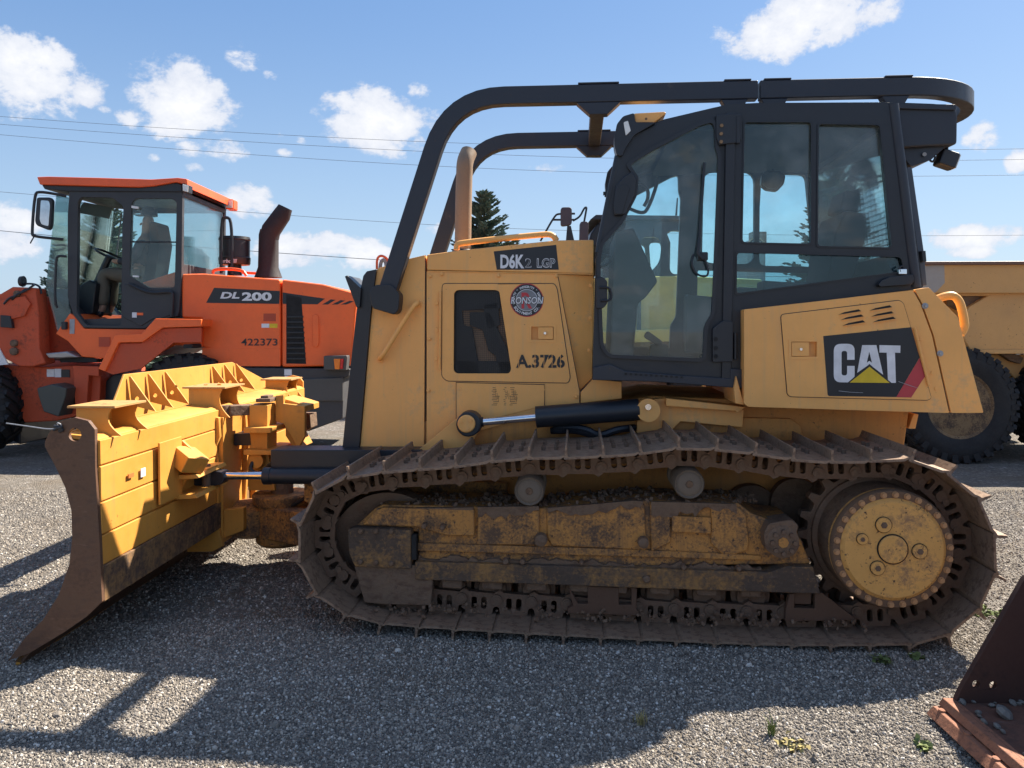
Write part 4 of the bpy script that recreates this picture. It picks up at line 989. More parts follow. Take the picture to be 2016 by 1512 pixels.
# interior mirror on the far post and exterior loop mirrors
mi = D3(1522, 355, .55)
MB().prism(rp(Dl([(1500,345),(1508,335),(1536,336),(1547,345),(1544,362),(1530,377),(1508,374),(1498,365)], .55), .015), .55, .60).build('rear_view_mirror', BLKP, inn, .006)
MB().prism(rp(Dl([(1503,347),(1509,339),(1535,340),(1543,347),(1540,361),(1529,373),(1510,370),(1502,364)], .545), .012), .545, .55).build('mirror_face', MIRR, inn, .002)
MB().cyl(D3(1522,336,.58), D3(1521,326,.6), .008, 8).build('mirror_stem', BLKP, inn)
for pp in ([(1250,325),(1272,322),(1290,335),(1298,350),(1275,415),(1262,420),(1238,410)], [(1250,362),(1262,362),(1276,372),(1276,392),(1268,406)]):
    MB().tube(smooth_path([D3(p[0], p[1], .72) for p in pp]), .014, 8).build('mirror_bar', BLKP, cab)

# ================= BRUSH GUARD
gd = pivot('brush_guard', DZ)
yg = .60; zg = D(1200, 186, -yg)[1]
x_b, z_b = D(765, 572, -yg)
x_e = D(1782, 186, -yg)[0]
xc = D(960, 190, -yg)[0]
leg_t = D(852, 300, -yg)
pts = []
def gpath(sgn):
    y = sgn * yg
    p0 = Vector((x_b, y, z_b)); 
    lt = Vector((leg_t[0], y, leg_t[1]))
    dirl = (lt - p0).normalized()
    corner = p0 + dirl * ((zg - p0.z) / dirl.z)
    r = .34; a = corner - dirl * r; c = corner + Vector((r, 0, 0)); arc = []
    for i in range(9):
        t = i / 8; arc.append(a * (1 - t) ** 2 + corner * 2 * t * (1 - t) + c * t * t)
    return [p0] + arc
near = gpath(-1); far = gpath(1)
xs_ = D(1492, 186, -yg)[0]
MB().tube(near + [Vector((xs_ - .006, -yg, zg))], .05, rect=(.08, .112), up=(0, 1, 0)).build('guard_tube', BLKG, gd, .008)
MB().tube(far + [Vector((xs_ - .006, yg, zg))], .05, rect=(.08, .112), up=(0, 1, 0)).build('guard_tube', BLKG, gd, .008)
ring = [Vector((xs_ + .006, -yg, zg))]
for i in range(25):
    a = -math.pi / 2 + math.pi * i / 24; ring.append(Vector((x_e + .57 * math.cos(a), yg * math.sin(a), zg)))
ring.append(Vector((xs_ + .006, yg, zg)))
m = MB(); 
rings = []
for i, p in enumerate(ring):
    t = (ring[min(i + 1, len(ring) - 1)] - ring[max(i - 1, 0)]).normalized(); n_ = Vector((t.y, -t.x, 0))
    rings.append([m.bm.verts.new(p + n_ * a + Vector((0, 0, c))) for a, c in ((-.04, -.056), (.04, -.056), (.04, .056), (-.04, .056))])
for A, B in zip(rings, rings[1:]):
    for j in range(4): m.bm.faces.new([A[j], A[(j + 1) % 4], B[(j + 1) % 4], B[j]])
m.bm.faces.new(rings[0][::-1]); m.bm.faces.new(rings[-1])
m.build('guard_ring', BLKG, gd, .008)
for s_ in (-1, 1):
    for px in (1450, 1528, 1765):
        x = D(px, 165, -yg)[0]; MB().box((x, s_ * yg, zg + .060), (.16, .09, .010)).build('joint_plate', BLKG, gd, .003)
        x2 = D(px - 6, 165, -yg)[0]; MB().prism([(x2 - .08, zg - .056), (x2 + .08, zg - .056), (x2 + .045, zg - .115), (x2 - .045, zg - .115)], s_ * yg - .035, s_ * yg + .035).build('roof_mount', BLKG, gd, .004)
xg = D(1178, 190, -yg)[0]
MB().box((xg, 0, zg - .02), (.09, 2 * yg - .08, .085)).build('cross_bar', BLKG, gd, .008)
for s_ in (-1, 1):
    MB().prism([(xg - .135, zg - .057), (xg + .135, zg - .057), (xg + .055, zg - .13), (xg - .055, zg - .13)], s_ * yg - .04, s_ * yg + .04).build('gusset_plate', BLKG, gd, .004)
    MB().box((xg, s_ * yg, zg + .062), (.25, .085, .010)).build('joint_plate', BLKG, gd, .003)
    MB().tube([Vector((x_b + .0, s_ * yg, z_b + .0)), Vector((x_b - .03, s_ * yg, z_b - .06))], .05, rect=(.11, .13)).build('leg_foot', BLKG, gd, .006)

# ================= REAR TANK
tk = pivot('rear_tank', DZ); YT = -.88
Z3 = lambda pts: zm(pts, 1400, 480, .3175)
tank = Z3([(205,407),(700,352),(1250,287),(1298,372),(1370,570),(1476,1049),(1440,1048),(1000,1035),(230,1010),(205,990)])
capp = Z3([(1262,284),(1350,270),(1530,455),(1690,1048),(1488,1049),(1382,570),(1310,370)])
MB().prism(rp(Dl(tank, YT), .008, 3), YT, YT + .45, [offset(rp(Dl(Z3([(497,607),(655,607),(655,700),(497,700)]), YT - .008), .004), .006)]).build('tank_body', YEL, tk, .012)
MB().prism(rp(Dl(tank, YT), .008, 3), -YT - .45, -YT).build('tank_body', YEL, tk, .012)
MB().prism(Dl(Z3([(230,520),(1260,420),(1300,480),(1440,1000),(240,1000)]), YT), YT + .45, -YT - .45).build('tank_core', YEL, tk)
MB().prism(rp(Dl(capp, YT), .008, 3), YT, -YT).build('rear_cowl', YEL, tk, .012)
MB().prism(Dl(Z3([(1245,300),(1275,300),(1500,1040),(1460,1040)]), YT), YT + .012, YT + .2).build('seam_filler', MUD, tk)
MB().prism(Dl(Z3([(165,820),(212,990),(215,1005),(160,995),(150,900)]), YT), YT + .04, YT + .4).build('tank_front_lip', YEL, tk, .006)
tdoor = rp(Dl(Z3([(432,440),(1165,352),(1190,370),(1362,955),(1340,968),(490,946),(472,930)]), YT), .02, 4)
LH2 = rp(Dl([Z3([(497,607)])[0], (Z3([(655,607)])[0][0], Z3([(655,607)])[0][1]), Z3([(655,700)])[0], Z3([(497,700)])[0]], YT - .008), .004)
MB().prism(offset(tdoor, .004), YT - .0015, YT + .002, [offset(LH2, .006)]).build('door_seal', BLKP, tk)
MB().prism(tdoor, YT - .008, YT + .001, [offset(LH2, .0005)]).build('tank_door', YEL, tk, .003)
YD = YT - .008
for (ax, ay) in ((790,440),(805,472),(815,508),(982,415),(992,452),(1003,486)):
    w = 140; sl_ = -.13
    p = Z3([(ax, ay), (ax + w, ay - 22), (ax + w - 15, ay - 34), (ax + 35, ay - 16)])
    m = MB(); P_ = Dl(p, YD); m.prism(P_, YD - .0012, YD + .0); m.build('louvre_slot', DARK, tk)
    p2 = Z3([(ax + 5, ay - 1), (ax + w + 4, ay - 22), (ax + w + 4, ay - 18), (ax + 5, ay + 3)])
    MB().prism(Dl(p2, YD), YD - .010, YD).build('louvre_lip', YEL, tk, .001)
latch(*Z3([(497,607)])[0], *Z3([(655,700)])[0], YD, tk, True)
hg = MB()
for i in range(13):
    a = Vector(Z3([(1262,520)])[0]).lerp(Vector(Z3([(1352,882)])[0]), i / 13); c = Vector(Z3([(1262,520)])[0]).lerp(Vector(Z3([(1352,882)])[0]), (i + .88) / 13)
    hg.cyl(D3(a.x, a.y, YD - .008), D3(c.x, c.y, YD - .008), .0085, 8)
a = Z3([(1262,520)])[0]; c = Z3([(1352,880)])[0]; hg.cyl(D3(*a, YD - .008), D3(*c, YD - .008), .006, 8); hg.build('door_hinge', YEL, tk)
for p in Z3([(1300,590),(1318,698),(1372,800),(1395,898)]):
    x, z = D(*p, YT); MB().lathe([(-.002, 0), (-.002, .010), (.001, .011)], (x, YT - .003, z), 'y', 12).build('weld_stud', YEL, tk)
for p in Z3([(1325,385),(1418,680)]):
    x, z = D(*p, YT); MB().lathe([(-.02, 0), (-.02, .009), (-.008, .011), (-.007, .017), (0, .017)], (x, YT, z), 'y', 12).build('panel_bolt', GRYP, tk)
MB().tube(smooth_path([D3(*p, YT + .14) for p in Z3([(1400,345),(1440,328),(1490,318),(1525,335),(1550,380),(1570,480),(1572,520),(1545,560)])]), .024, 12).build('rear_grab_handle', paint('handle_orange_yellow', (.68,.36,.09), amt=.1), tk)
# maker decal
def dpl(nm, pts, mat, y, r=0):
    p = Dl(Z3(pts), YD); 
    if r: p = rp(p, r, 4)
    return MB().prism(p, y - .0009, y).build(nm, mat, tk)
dpl('decal_ground', [(695,572),(1240,517),(1292,705),(1148,950),(730,944),(722,935)], BLKP, YD - .0002)
dpl('decal_stripe', [(1292,708),(1326,822),(1240,953),(1148,951)], paint('faded_red', (.50,.05,.06), (.4,.12,.1), .2), YD - .0003)
yy = YD - .0014
# letter C as an arc-cornered open ring
def Cshape():
    o_ = rp([(760,620),(890,620),(890,859),(760,859)], 48, 5)
    i_ = rp([(808,664),(843,664),(843,815),(808,815)], 14, 4)
    return o_, i_
o_, i_ = Cshape()
cpoly = [(890,719),(843,719)] 
# build the C from a strip of outer/inner points
out_pts = [(889,719)] + rp([(889,719),(889,620),(760,620),(760,859),(889,859),(889,757)], 46, 6)[7:-7] + [(889,757)]
in_pts = [(843,757)] + rp([(843,757),(843,816),(808,816),(808,664),(843,664),(843,719)], 16, 4)[5:-5] + [(843,719)]
dpl('decal_letter', out_pts + in_pts, WHT, yy)
m = MB(); m.prism(Dl(Z3([(936,628),(1024,628),(1066,812),(981,747),(905,800)]), YD), yy - .0009, yy, [Dl(Z3([(980,668),(997,738),(981,726),(964,738)]), YD)]); m.build('decal_letter', WHT, tk)
dpl('decal_letter', [(1043,628),(1173,631),(1172,676),(1139,675),(1145,862),(1112,862),(1096,850),(1088,675),(1043,674)], WHT, yy)
dpl('decal_triangle', [(981,745),(1122,866),(842,864)], BLKP, yy - .0006)
dpl('decal_triangle', [(981,762),(1106,862),(858,860)], YELP, yy - .0018)
# little scuffs on the decal
for p in ([(790,910),(860,918),(940,922),(940,924),(860,921),(790,913)], [(1160,852),(1240,880),(1300,900),(1240,883),(1160,855)]): dpl('decal_scuff', p, GRYP, yy - .002)
# ================================================================== ORANGE WHEEL LOADER
LZ = empty('wheel_loader', (0, 0, -.03)); YL = 10.45
tag(LZ, 'orange wheel loader with dark cab and a driver inside, behind the blade', 'wheel loader')
ZL = lambda pts: zm(pts, 0, 300, .3969)
def L3(x, y, Y): p = ZL([(x, y)])[0]; q = Wp(p[0], p[1], Y); return Vector((q[0], Y, q[1]))
def Lp(nm, pts, y0, y1, mat, par=LZ, bev=.008, holes=(), r=0, pl=None):
    P_ = Wl(ZL(pts), pl or y0)
    if r: P_ = rp(P_, r, 4)
    return MB().prism(P_, y0, y1, [rp(Wl(ZL(h), pl or y0), .04, 3) for h in holes]).build(nm, mat, par, bev)
Lp('engine_hood', [(897,592),(1000,589),(1390,618),(1393,1052),(1000,955),(1000,815),(900,810)], YL, YL + 1.75, ORG, bev=.03)
Lp('rear_hood', [(1397,618),(1600,642),(1740,680),(1785,708),(1768,735),(1748,1000),(1740,1048),(1397,1055)], YL, YL + 1.75, ORG, bev=.03)
Lp('side_sheet', [(1002,958),(1390,962),(1390,1050),(1002,1048)], YL - .005, YL + .02, ORG, bev=.004)
LD = pivot('loader_markings', LZ); yq = YL - .002
Lp('decal_band', [(1062,660),(1388,676),(1385,740),(1022,735)], yq, YL, BLKP, LD, 0)
Lp('decal_band', [(1402,683),(1612,714),(1575,742),(1402,740)], yq, YL, BLKP, LD, 0)
for a in (1620, 1668, 1712): Lp('decal_stripe', [(a + 22,717 + (a-1620)*.08),(a + 44,720 + (a-1620)*.08),(a + 6,743),(a - 22,743)], yq, YL, BLKP, LD, 0)
Lp('side_grille', [(1420,693),(1495,710),(1518,1038),(1420,1036)], YL - .003, YL + .003, DARK, LZ, 0)
for i in range(9):
    y = 800 + i * 26; Lp('grille_slat', [(1424, y), (1503 + (y - 800) * .06, y), (1504 + (y - 800) * .06, y + 8), (1424, y + 8)], YL - .02, YL, BLKP, LZ, .002)
def ltxt(s, x0, x1, yb, yt, Y, mat, off=0, shear=0, par=LD):
    a = L3(x0, yb, Y); c = L3(x1, yb, Y); t = L3(x0, yt, Y)
    q = text(s, 'lettering', par, Matrix.Identity(4), (t.z - a.z) / .70, mat, off, .0005, 1, 'LEFT', shear)
    xs = [v.co.x for v in q.data.vertices]; k_ = (c.x - a.x) / (max(xs) - min(xs))
    q.data.transform(facing(a.x, Y, a.z) @ Matrix.Diagonal((k_, 1, 1, 1)) @ Matrix.Translation((-min(xs), 0, 0))); return q
ltxt('DL', 1092, 1188, 712, 682, yq - .002, WHT, .004, .2); ltxt('200', 1200, 1348, 722, 684, yq - .002, WHT, .006)
ltxt('422373', 1196, 1376, 946, 912, YL - .007, BLKP, .001)
Lp('latch_recess', [(1307,788),(1368,788),(1368,826),(1307,826)], YL - .003, YL, paint('latch_red', (.45,.06,.02)), LD, .002)
Lp('warning_label', [(1297,838),(1335,838),(1335,858),(1297,858)], YL - .003, YL, WHT, LD, 0); Lp('warning_label', [(1336,838),(1376,838),(1376,859),(1336,859)], YL - .003, YL, YELP, LD, 0)
Lp('pressed_rib', [(1548,800),(1560,790),(1580,800),(1582,940),(1572,958),(1550,950)], YL - .02, YL, ORG, LZ, .012, r=.03)
Lp('counterweight', [(1120,1056),(1738,1062),(1728,1100),(1705,1110),(1700,1310),(1530,1372),(1250,1330),(1120,1200)], YL - .03, YL + 1.85, paint('counterweight_grey', (.05,.05,.055), (.09,.08,.075), .4, .6), LZ, .02)
Lp('tank_box', [(1505,1112),(1700,1105),(1700,1222),(1505,1222)], YL - .06, YL, paint('box_grey', (.07,.07,.07), (.12,.07,.05), .5), LZ, .01)
Lp('paper_label', [(1410,1064),(1447,1064),(1447,1094),(1410,1094)], YL - .035, YL - .03, WHT, LD, 0); Lp('paper_label', [(1412,1097),(1451,1097),(1451,1115),(1412,1115)], YL - .035, YL - .03, WHT, LD, 0)
Lp('lamp_box', [(1605,998),(1720,996),(1722,1008),(1716,1070),(1605,1066)], YL - .18, YL, paint('box_grey', (.07,.07,.07)), LZ, .01)
Lp('tail_lamp', [(1655,1012),(1688,1012),(1684,1064),(1660,1064)], YL - .20, YL - .18, AMB, LZ, .006); Lp('tail_lamp', [(1689,1012),(1704,1012),(1700,1062),(1686,1062)], YL - .20, YL - .18, REDL, LZ, .006)
m = MB(); m.tube([L3(1331,610,11.4), L3(1331,560,11.4), L3(1333,400,11.4), L3(1338,385,11.4)], .1, 20, rads=[.19,.14,.135,.135]); 
m.tube([L3(1336,410,11.4), L3(1345,375,11.4), L3(1398,300,11.4), L3(1416,262,11.4)], .1, 20, rads=[.135,.135,.125,.10], cap=True); m.build('exhaust_stack', paint('matt_black', (.018,.018,.022), rough=.7), LZ)
p = L3(1164, 410, 11.3); q = L3(1164, 548, 11.3)
m = MB(); m.lathe([(q.z, .20), (q.z + .02, .21), (q.z + .10, .215), (q.z + .11, .205), (p.z - .05, .205), (p.z - .04, .215), (p.z, .205), (p.z + .01, 0)], (p.x, 11.3, 0), 'z', 36); m.build('air_precleaner', BLK, LZ)
MB().lathe([(L3(1164,600,11.3).z, .10), (q.z, .09)], (p.x, 11.3, 0), 'z', 20).build('precleaner_neck', BLK, LZ)
q_ = ltxt('turbo III', 1088, 1176, 536, 518, 11.3 - .225, WHT, .003, .2)
MB().tube(smooth_path([L3(1055,590,10.6), L3(1060,566,10.6), L3(1200,568,10.6), L3(1222,600,10.6)]), .02, 8).build('hood_rail', ORGR, LZ)
MB().tube(smooth_path([L3(1180,592,12), L3(1185,585,12), L3(1270,590,12)]), .02, 8).build('hood_rail', ORGR, LZ)
MB().tube(smooth_path([L3(1097,590,11.0), L3(1097,325,11.0), L3(1120,308,11.0), L3(1150,325,11.0), L3(1150,590,11.0)]), .022, 8).build('cab_rear_rail', BLK, LZ)
# cab
lc = pivot('cab', LZ); YK = 10.42
side_o = [(345,172),(905,168),(900,620),(888,770),(880,800),(820,812),(780,815),(720,862),(415,858),(362,792),(335,700),(335,300)]
o1 = [(386,235),(402,210),(560,214),(612,258),(606,360),(600,848),(428,846),(380,782)]
o2 = [(652,240),(672,217),(850,217),(876,235),(866,655),(845,662),(740,662),(642,600)]
Lp('cab_side_frame', side_o, YK, YK + .07, GRYC, lc, .008, [o1, o2]); Lp('cab_side_frame', side_o, YK + 1.53, YK + 1.6, GRYC, lc, .008, [[(362,235),(380,205),(850,205),(880,235),(872,640),(620,650),(600,700),(420,700),(362,640)]], pl=YK)
Lp('door_glass', o2, YK + .02, YK + .026, GLSL, lc, 0, r=.03); Lp('window_pane', [(362,235),(380,205),(850,205),(880,235),(872,640),(620,650),(600,700),(420,700),(362,640)], YK + 1.55, YK + 1.556, GLSL, lc, 0, pl=YK)
Lp('glass_bar', [(648,428),(872,430),(872,436),(648,434)], YK + .0, YK + .03, BLKP, lc, 0)
for s_ in (.05, 1.5):
    Lp('front_glass', [(270,195),(340,195),(340,800),(275,880),(218,655)], YK + s_, YK + s_ + .006, GLSL, lc, 0, pl=YK)
Lp('windscreen', [(268,195),(274,195),(222,655),(216,655)], YK + .05, YK + 1.55, GLSL, lc, 0, pl=YK)
Lp('front_lower_wall', [(216,655),(340,800),(345,860),(275,880)], YK + .08, YK + 1.5, GRYC, lc, pl=YK)
Lp('cab_floor', [(280,820),(900,800),(900,860),(290,880)], YK + .08, YK + 1.52, GRYC, lc, pl=YK)
Lp('rear_glass', [(893,200),(899,200),(899,540),(893,540)], YK + .08, YK + 1.52, GLSL, lc, 0, pl=YK)
Lp('rear_wall', [(885,540),(900,540),(900,800),(885,800)], YK + .05, YK + 1.55, GRYC, lc, pl=YK)
Lp('rear_header', [(885,168),(905,168),(905,205),(885,205)], YK + .05, YK + 1.55, GRYC, lc, pl=YK)
Lp('roof', [(195,114),(250,112),(500,118),(760,126),(890,118),(937,124),(940,170),(925,150),(880,140),(780,158),(700,165),(210,152)], YK - .06, YK + 1.66, ORGR, lc, .012, pl=YK)
Lp('roof_under', [(212,152),(700,165),(880,140),(905,150),(905,185),(345,182),(225,172)], YK - .02, YK + 1.62, BLK, lc, pl=YK)
Lp('roof_lamp', [(902,140),(938,150),(935,190),(902,180)], YK - .08, YK + .05, BLK, lc, .01); Lp('lamp_glass', [(905,145),(934,153),(932,186),(906,178)], YK - .09, YK - .078, LENS, lc)
p = L3(935,160,YK); MB().box((p.x + .02, YK + 1.55, p.z), (.12, .2, .15)).build('roof_lamp', ORGR, lc, .02); MB().box((p.x + .02, YK + 1.44, p.z), (.09, .01, .11)).build('lamp_glass', LENS, lc)
Lp('sun_visor', [(400,255),(415,235),(555,262),(540,318),(395,290)], YK + .6, YK + .62, paint('visor_green', (.10,.13,.12)), lc, .004)
Lp('wiper_bar', [(600,290),(606,292),(578,520),(572,520)], YK + 1.4, YK + 1.41, GRYP, lc, 0)
Lp('door_lower_panel', [(612,640),(700,665),(740,690),(852,672),(862,690),(858,790),(800,812),(760,812),(700,850),(612,806)], YK - .012, YK, GRYC, lc, .006)
MB().tube(smooth_path([L3(640,640,YK-.04), L3(740,690,YK-.05), L3(850,676,YK-.05), L3(858,700,YK-.05), L3(852,800,YK-.04)]), .018, 8).build('door_bar', BLK, lc)
Lp('warning_label', [(655,782),(678,782),(678,808),(655,808)], YK - .016, YK - .012, WHT, lc, 0); Lp('warning_label', [(679,784),(710,784),(710,796),(679,796)], YK - .016, YK - .012, ORG, lc, 0)
Lp('door_hinge', [(652,252),(685,258),(682,268),(652,264)], YK - .03, YK, WHT, lc, 0); Lp('door_hinge', [(658,598),(685,600),(685,608),(658,606)], YK - .03, YK, WHT, lc, 0)
MB().tube(smooth_path([L3(330,505,YK-.1), L3(290,500,YK-.12), L3(277,520,YK-.12), L3(272,735,YK-.12), L3(285,760,YK-.1)]), .016, 8).build('grab_rail', BLK, lc)
# mirror
lm = pivot('mirror_assembly', LZ)
MB().tube(smooth_path([L3(330,205,YK), L3(190,180,YK-.15), L3(172,200,YK-.15), L3(158,390,YK-.15), L3(165,405,YK-.15), L3(315,420,YK)]), .018, 8).build('mirror_arm', BLK, lm)
Lp('mirror_housing', [(180,210),(245,210),(258,225),(252,350),(240,375),(178,350),(170,330)], YK - .16, YK - .08, BLK, lm, .02, r=.03); Lp('mirror_face', [(202,225),(242,228),(248,250),(240,355),(205,345),(196,320)], YK - .165, YK - .16, MIRR, lm, .002, r=.02)
MB().tube(smooth_path([L3(175,395,YK-.15), L3(155,430,YK-.15), L3(150,440,YK-.15)]), .008, 6).build('mirror_tail', BLK, lm)
# inside
li = pivot('cab_interior', LZ)
c_ = L3(545,500,11.2); MB().tube([(c_.x + .20 * math.cos(a) * .9, 11.2 + .20 * math.sin(a), c_.z - .20 * math.cos(a) * .45) for a in [2 * math.pi * i / 24 for i in range(25)]], .016, 6).build('steering_wheel', BLKP, li)
MB().tube([c_, L3(480,640,11.2), L3(470,780,11.2)], .05, 8).build('steering_column', BLKP, li)
Lp('dashboard', [(380,660),(440,620),(480,640),(460,790),(380,800)], 10.9, 11.4, BLKP, li, .02); Lp('seat_base', [(590,640),(720,645),(720,800),(620,800)], 10.95, 11.5, FABR, li, .03)
Lp('seat_back', [(700,640),(760,640),(790,440),(770,330),(735,335),(740,440)], 11.0, 11.45, FABR, li, .03); Lp('seat_side', [(690,640),(870,580),(868,660),(740,662)], 10.6, 10.8, ORG, li, .02)
# body below the cab
Lp('cab_base', [(275,888),(345,786),(365,795),(418,862),(722,866),(870,862),(1000,858),(1000,955),(870,945),(760,1000),(500,1010),(405,1003),(335,925)], YL - .02, YL + 1.4, ORG, LZ, .012)
Lp('step_fender', [(770,812),(998,815),(998,852),(806,858),(705,930),(588,932),(520,1075),(486,1062),(570,893),(700,888)], YL - .35, YL + .25, ORG, LZ, .01)
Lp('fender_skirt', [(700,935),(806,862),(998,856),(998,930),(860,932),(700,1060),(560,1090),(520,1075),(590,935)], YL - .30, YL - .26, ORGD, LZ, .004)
Lp('fender_slot', [(908,940),(955,940),(955,960),(908,960)], YL - .32, YL - .02, DARK, LZ, .003, r=.02)
for p_ in ([(490,905),(545,905),(545,952),(490,952)],): Lp('warning_plate', p_, YL - .03, YL - .02, paint('latch_red', (.45,.06,.02)), LZ, 0)
Lp('label_strip', [(345,815),(370,815),(368,888),(345,888)], YL - .03, YL - .02, GRYP, LZ, 0)
MB().box(L3(320,848,YL-.06), (.06,.06,.10)).build('latch_lever', BLK, LZ, .01)
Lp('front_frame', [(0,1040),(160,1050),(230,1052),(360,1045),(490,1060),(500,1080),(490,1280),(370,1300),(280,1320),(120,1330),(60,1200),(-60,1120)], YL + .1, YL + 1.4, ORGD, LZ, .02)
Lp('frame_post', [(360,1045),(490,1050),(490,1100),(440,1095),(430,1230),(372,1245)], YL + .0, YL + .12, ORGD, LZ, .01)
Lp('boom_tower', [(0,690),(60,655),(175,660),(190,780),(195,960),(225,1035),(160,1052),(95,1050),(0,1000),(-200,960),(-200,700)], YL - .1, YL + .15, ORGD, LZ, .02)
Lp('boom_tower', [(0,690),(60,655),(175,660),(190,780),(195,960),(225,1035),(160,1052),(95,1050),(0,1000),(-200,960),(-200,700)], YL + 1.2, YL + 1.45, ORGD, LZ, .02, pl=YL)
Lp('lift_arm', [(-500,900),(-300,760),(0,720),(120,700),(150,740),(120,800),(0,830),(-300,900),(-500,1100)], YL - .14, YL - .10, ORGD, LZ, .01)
for (a, b_, r_) in ((75,935,.045),(75,975,.05),(90,690,.04)): p_ = L3(a, b_, YL - .1); MB().lathe([(-.05, 0), (-.05, r_ * .7), (-.04, r_), (0, r_)], (p_.x, YL - .1, p_.z), 'y', 16).build('pivot_pin', MUD, LZ)
Lp('bracket', [(0,795),(50,800),(60,860),(0,855)], YL - .16, YL - .1, BLK, LZ, .006)
Lp('hydraulic_tube', [(220,985),(330,975),(390,1005),(300,1010),(240,1010)], YL - .1, YL + .1, plain('worn_silver', (.35,.33,.33), .35, .6), LZ, .02)
Lp('hydraulic_recess', [(290,985),(385,1003),(480,1012),(480,1030),(300,1030)], YL - .02, YL + .08, DARK, LZ, 0)
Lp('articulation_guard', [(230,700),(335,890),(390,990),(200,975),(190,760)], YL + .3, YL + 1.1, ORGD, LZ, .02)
Lp('caution_plate', [(-10,950),(40,1040),(-10,1045)], YL - .12, YL - .10, WHT, LZ, 0)
Lp('warning_label', [(232,1064),(268,1064),(268,1102),(232,1102)], YL + .09, YL + .1, WHT, LZ, 0); Lp('warning_label', [(270,1062),(303,1062),(303,1104),(270,1104)], YL + .09, YL + .1, WHT, LZ, 0); Lp('warning_label', [(304,1066),(345,1066),(345,1104),(304,1104)], YL + .09, YL + .1, BLKP, LZ, 0)
Lp('tool_box', [(182,1158),(255,1138),(330,1158),(325,1200),(290,1300),(215,1275),(190,1200)], YL - .22, YL + .1, paint('box_green_grey', (.055,.06,.055), (.09,.08,.07), .4), LZ, .015)
for i, (a, b_) in enumerate(((20,760),(60,740))): MB().tube(smooth_path([L3(a,b_-20,YL-.14), L3(a+25,b_-50,YL-.16), L3(a+60,b_-60,YL-.14), L3(a+110,b_-95,YL-.12)]), .014, 6).build('hydraulic_hose', BLK, LZ)
MB().tube(smooth_path([L3(110,655,YL), L3(115,640,YL), L3(170,640,YL), L3(200,655,YL), L3(205,690,YL)]), .014, 6).build('hydraulic_hose', BLK, LZ)
p_ = L3(110,628,YL); MB().lathe([(-.03,.03),(-.02,.065),(.02,.07)], tuple(p_), 'x', 16).build('front_work_lamp', BLK, LZ)
# tyres
def tyre(name, par, cx, cz, y0, w, r, rim_r, rimmat, lugs=26, sgn=1):
    ty = pivot(name, par)
    yc = y0 + w / 2
    MB().lathe([(-w*.42, rim_r), (-w*.5, rim_r + (r - rim_r) * .35), (-w*.48, r * .90), (-w*.42, r * .955), (0, r * .965), (w*.42, r * .955), (w*.48, r * .9), (w*.5, rim_r + (r - rim_r) * .35), (w*.42, rim_r)], (cx, yc, cz), 'y', 64, False).build('tyre', RUB, ty, smooth=50)
    lm_ = MB(); 
    for s_ in (-1, 1):
        m_ = Matrix.Rotation(R(32 * s_), 3, 'Z'); lm_.box((.04 * s_, s_ * w * .25, 0), (.065, w * .50, .05), m_)
        lm_.box((.085, s_ * w * .475, -.045), (.07, w * .045, .09))
    me = lm_.mesh('tread_lug', RUB)
    for i in range(lugs):
        a = 2 * math.pi * i / lugs
        inst('tread_lug', me, ty, Matrix.Translation((cx, yc, cz)) @ Matrix.Rotation(a, 4, 'Y') @ Matrix.Translation((0, 0, r * .962)))
    f = -1
    MB().lathe([(-w*.40, rim_r * .98), (-w*.43, rim_r * 1.02), (-w*.40, rim_r * .94), (-w*.30, rim_r * .86), (-w*.12, rim_r * .80), (-w*.10, rim_r * .45), (-w*.22, rim_r * .42), (-w*.24, rim_r * .30), (-w*.24, 0)], (cx, yc, cz), 'y', 48).build('rim', rimmat, ty)
    for i in range(14):
        a = 2 * math.pi * i / 14; px_, pz_ = cx + rim_r * .62 * math.cos(a), cz + rim_r * .62 * math.sin(a)
        MB().cyl((px_, yc - w * .10, pz_), (px_, yc - w * .15, pz_), rim_r * .045, 6).build('wheel_nut', rimmat, ty)
    return ty
RIMO = ORGD
for (px, ) in ((365,), (-85,)):
    x = (px - CX) / FPX * 10.25
    tyre('wheel', LZ, x, .655, 10.2, .50, .665, .32, RIMO)
    tyre('wheel', LZ, x, .655, 12.05, .50, .665, .32, RIMO)
x0 = (365 - CX) / FPX * 10.25; x1 = (-85 - CX) / FPX * 10.25
for x in (x0, x1): MB().box((x, 11.4, .65), (.28, 1.5, .3)).build('axle', DARK, LZ, .03)
Lp('chassis_belly', [(380,1250),(560,1090),(1200,1060),(1250,1330),(1000,1400),(500,1420),(380,1300),(100,1330),(100,1440),(20,1400),(60,1300)], YL + .25, YL + 1.5, BLK, LZ, .02)
# ---- the driver, seated facing left
def person(nm, pts, edges, rad, loc, mat, par=None, lv=2):
    me = bpy.data.meshes.new(nm); me.from_pydata(pts, edges, []); o = bpy.data.objects.new(nm, me); C.objects.link(o)
    o.location = loc; sk = o.modifiers.new('skin', 'SKIN'); sk.use_smooth_shade = True
    for i, r_ in enumerate(rad): me.skin_vertices[0].data[i].radius = (r_, r_) if not isinstance(r_, tuple) else r_
    me.skin_vertices[0].data[0].use_root = True
    s_ = o.modifiers.new('sub', 'SUBSURF'); s_.levels = lv; s_.render_levels = lv
    me.materials.append(mat)
    if par: o.parent = par
    return o
hp = L3(690, 622, 11.22); kn = L3(535, 600, 11.22); ft = L3(535, 785, 11.22); sh = L3(735, 440, 11.22); hd = L3(738, 345, 11.22)
SKIN = plain('skin', (.45,.26,.18), .6); TROU = paint('khaki_trousers', (.17,.145,.11), (.10,.085,.065), .2, .9, 9); SHIRT = paint('dark_work_shirt', (.045,.05,.06), amt=.1, rough=.9); 
pel = Vector(hp)
rel = lambda v: tuple(Vector(v) - pel)
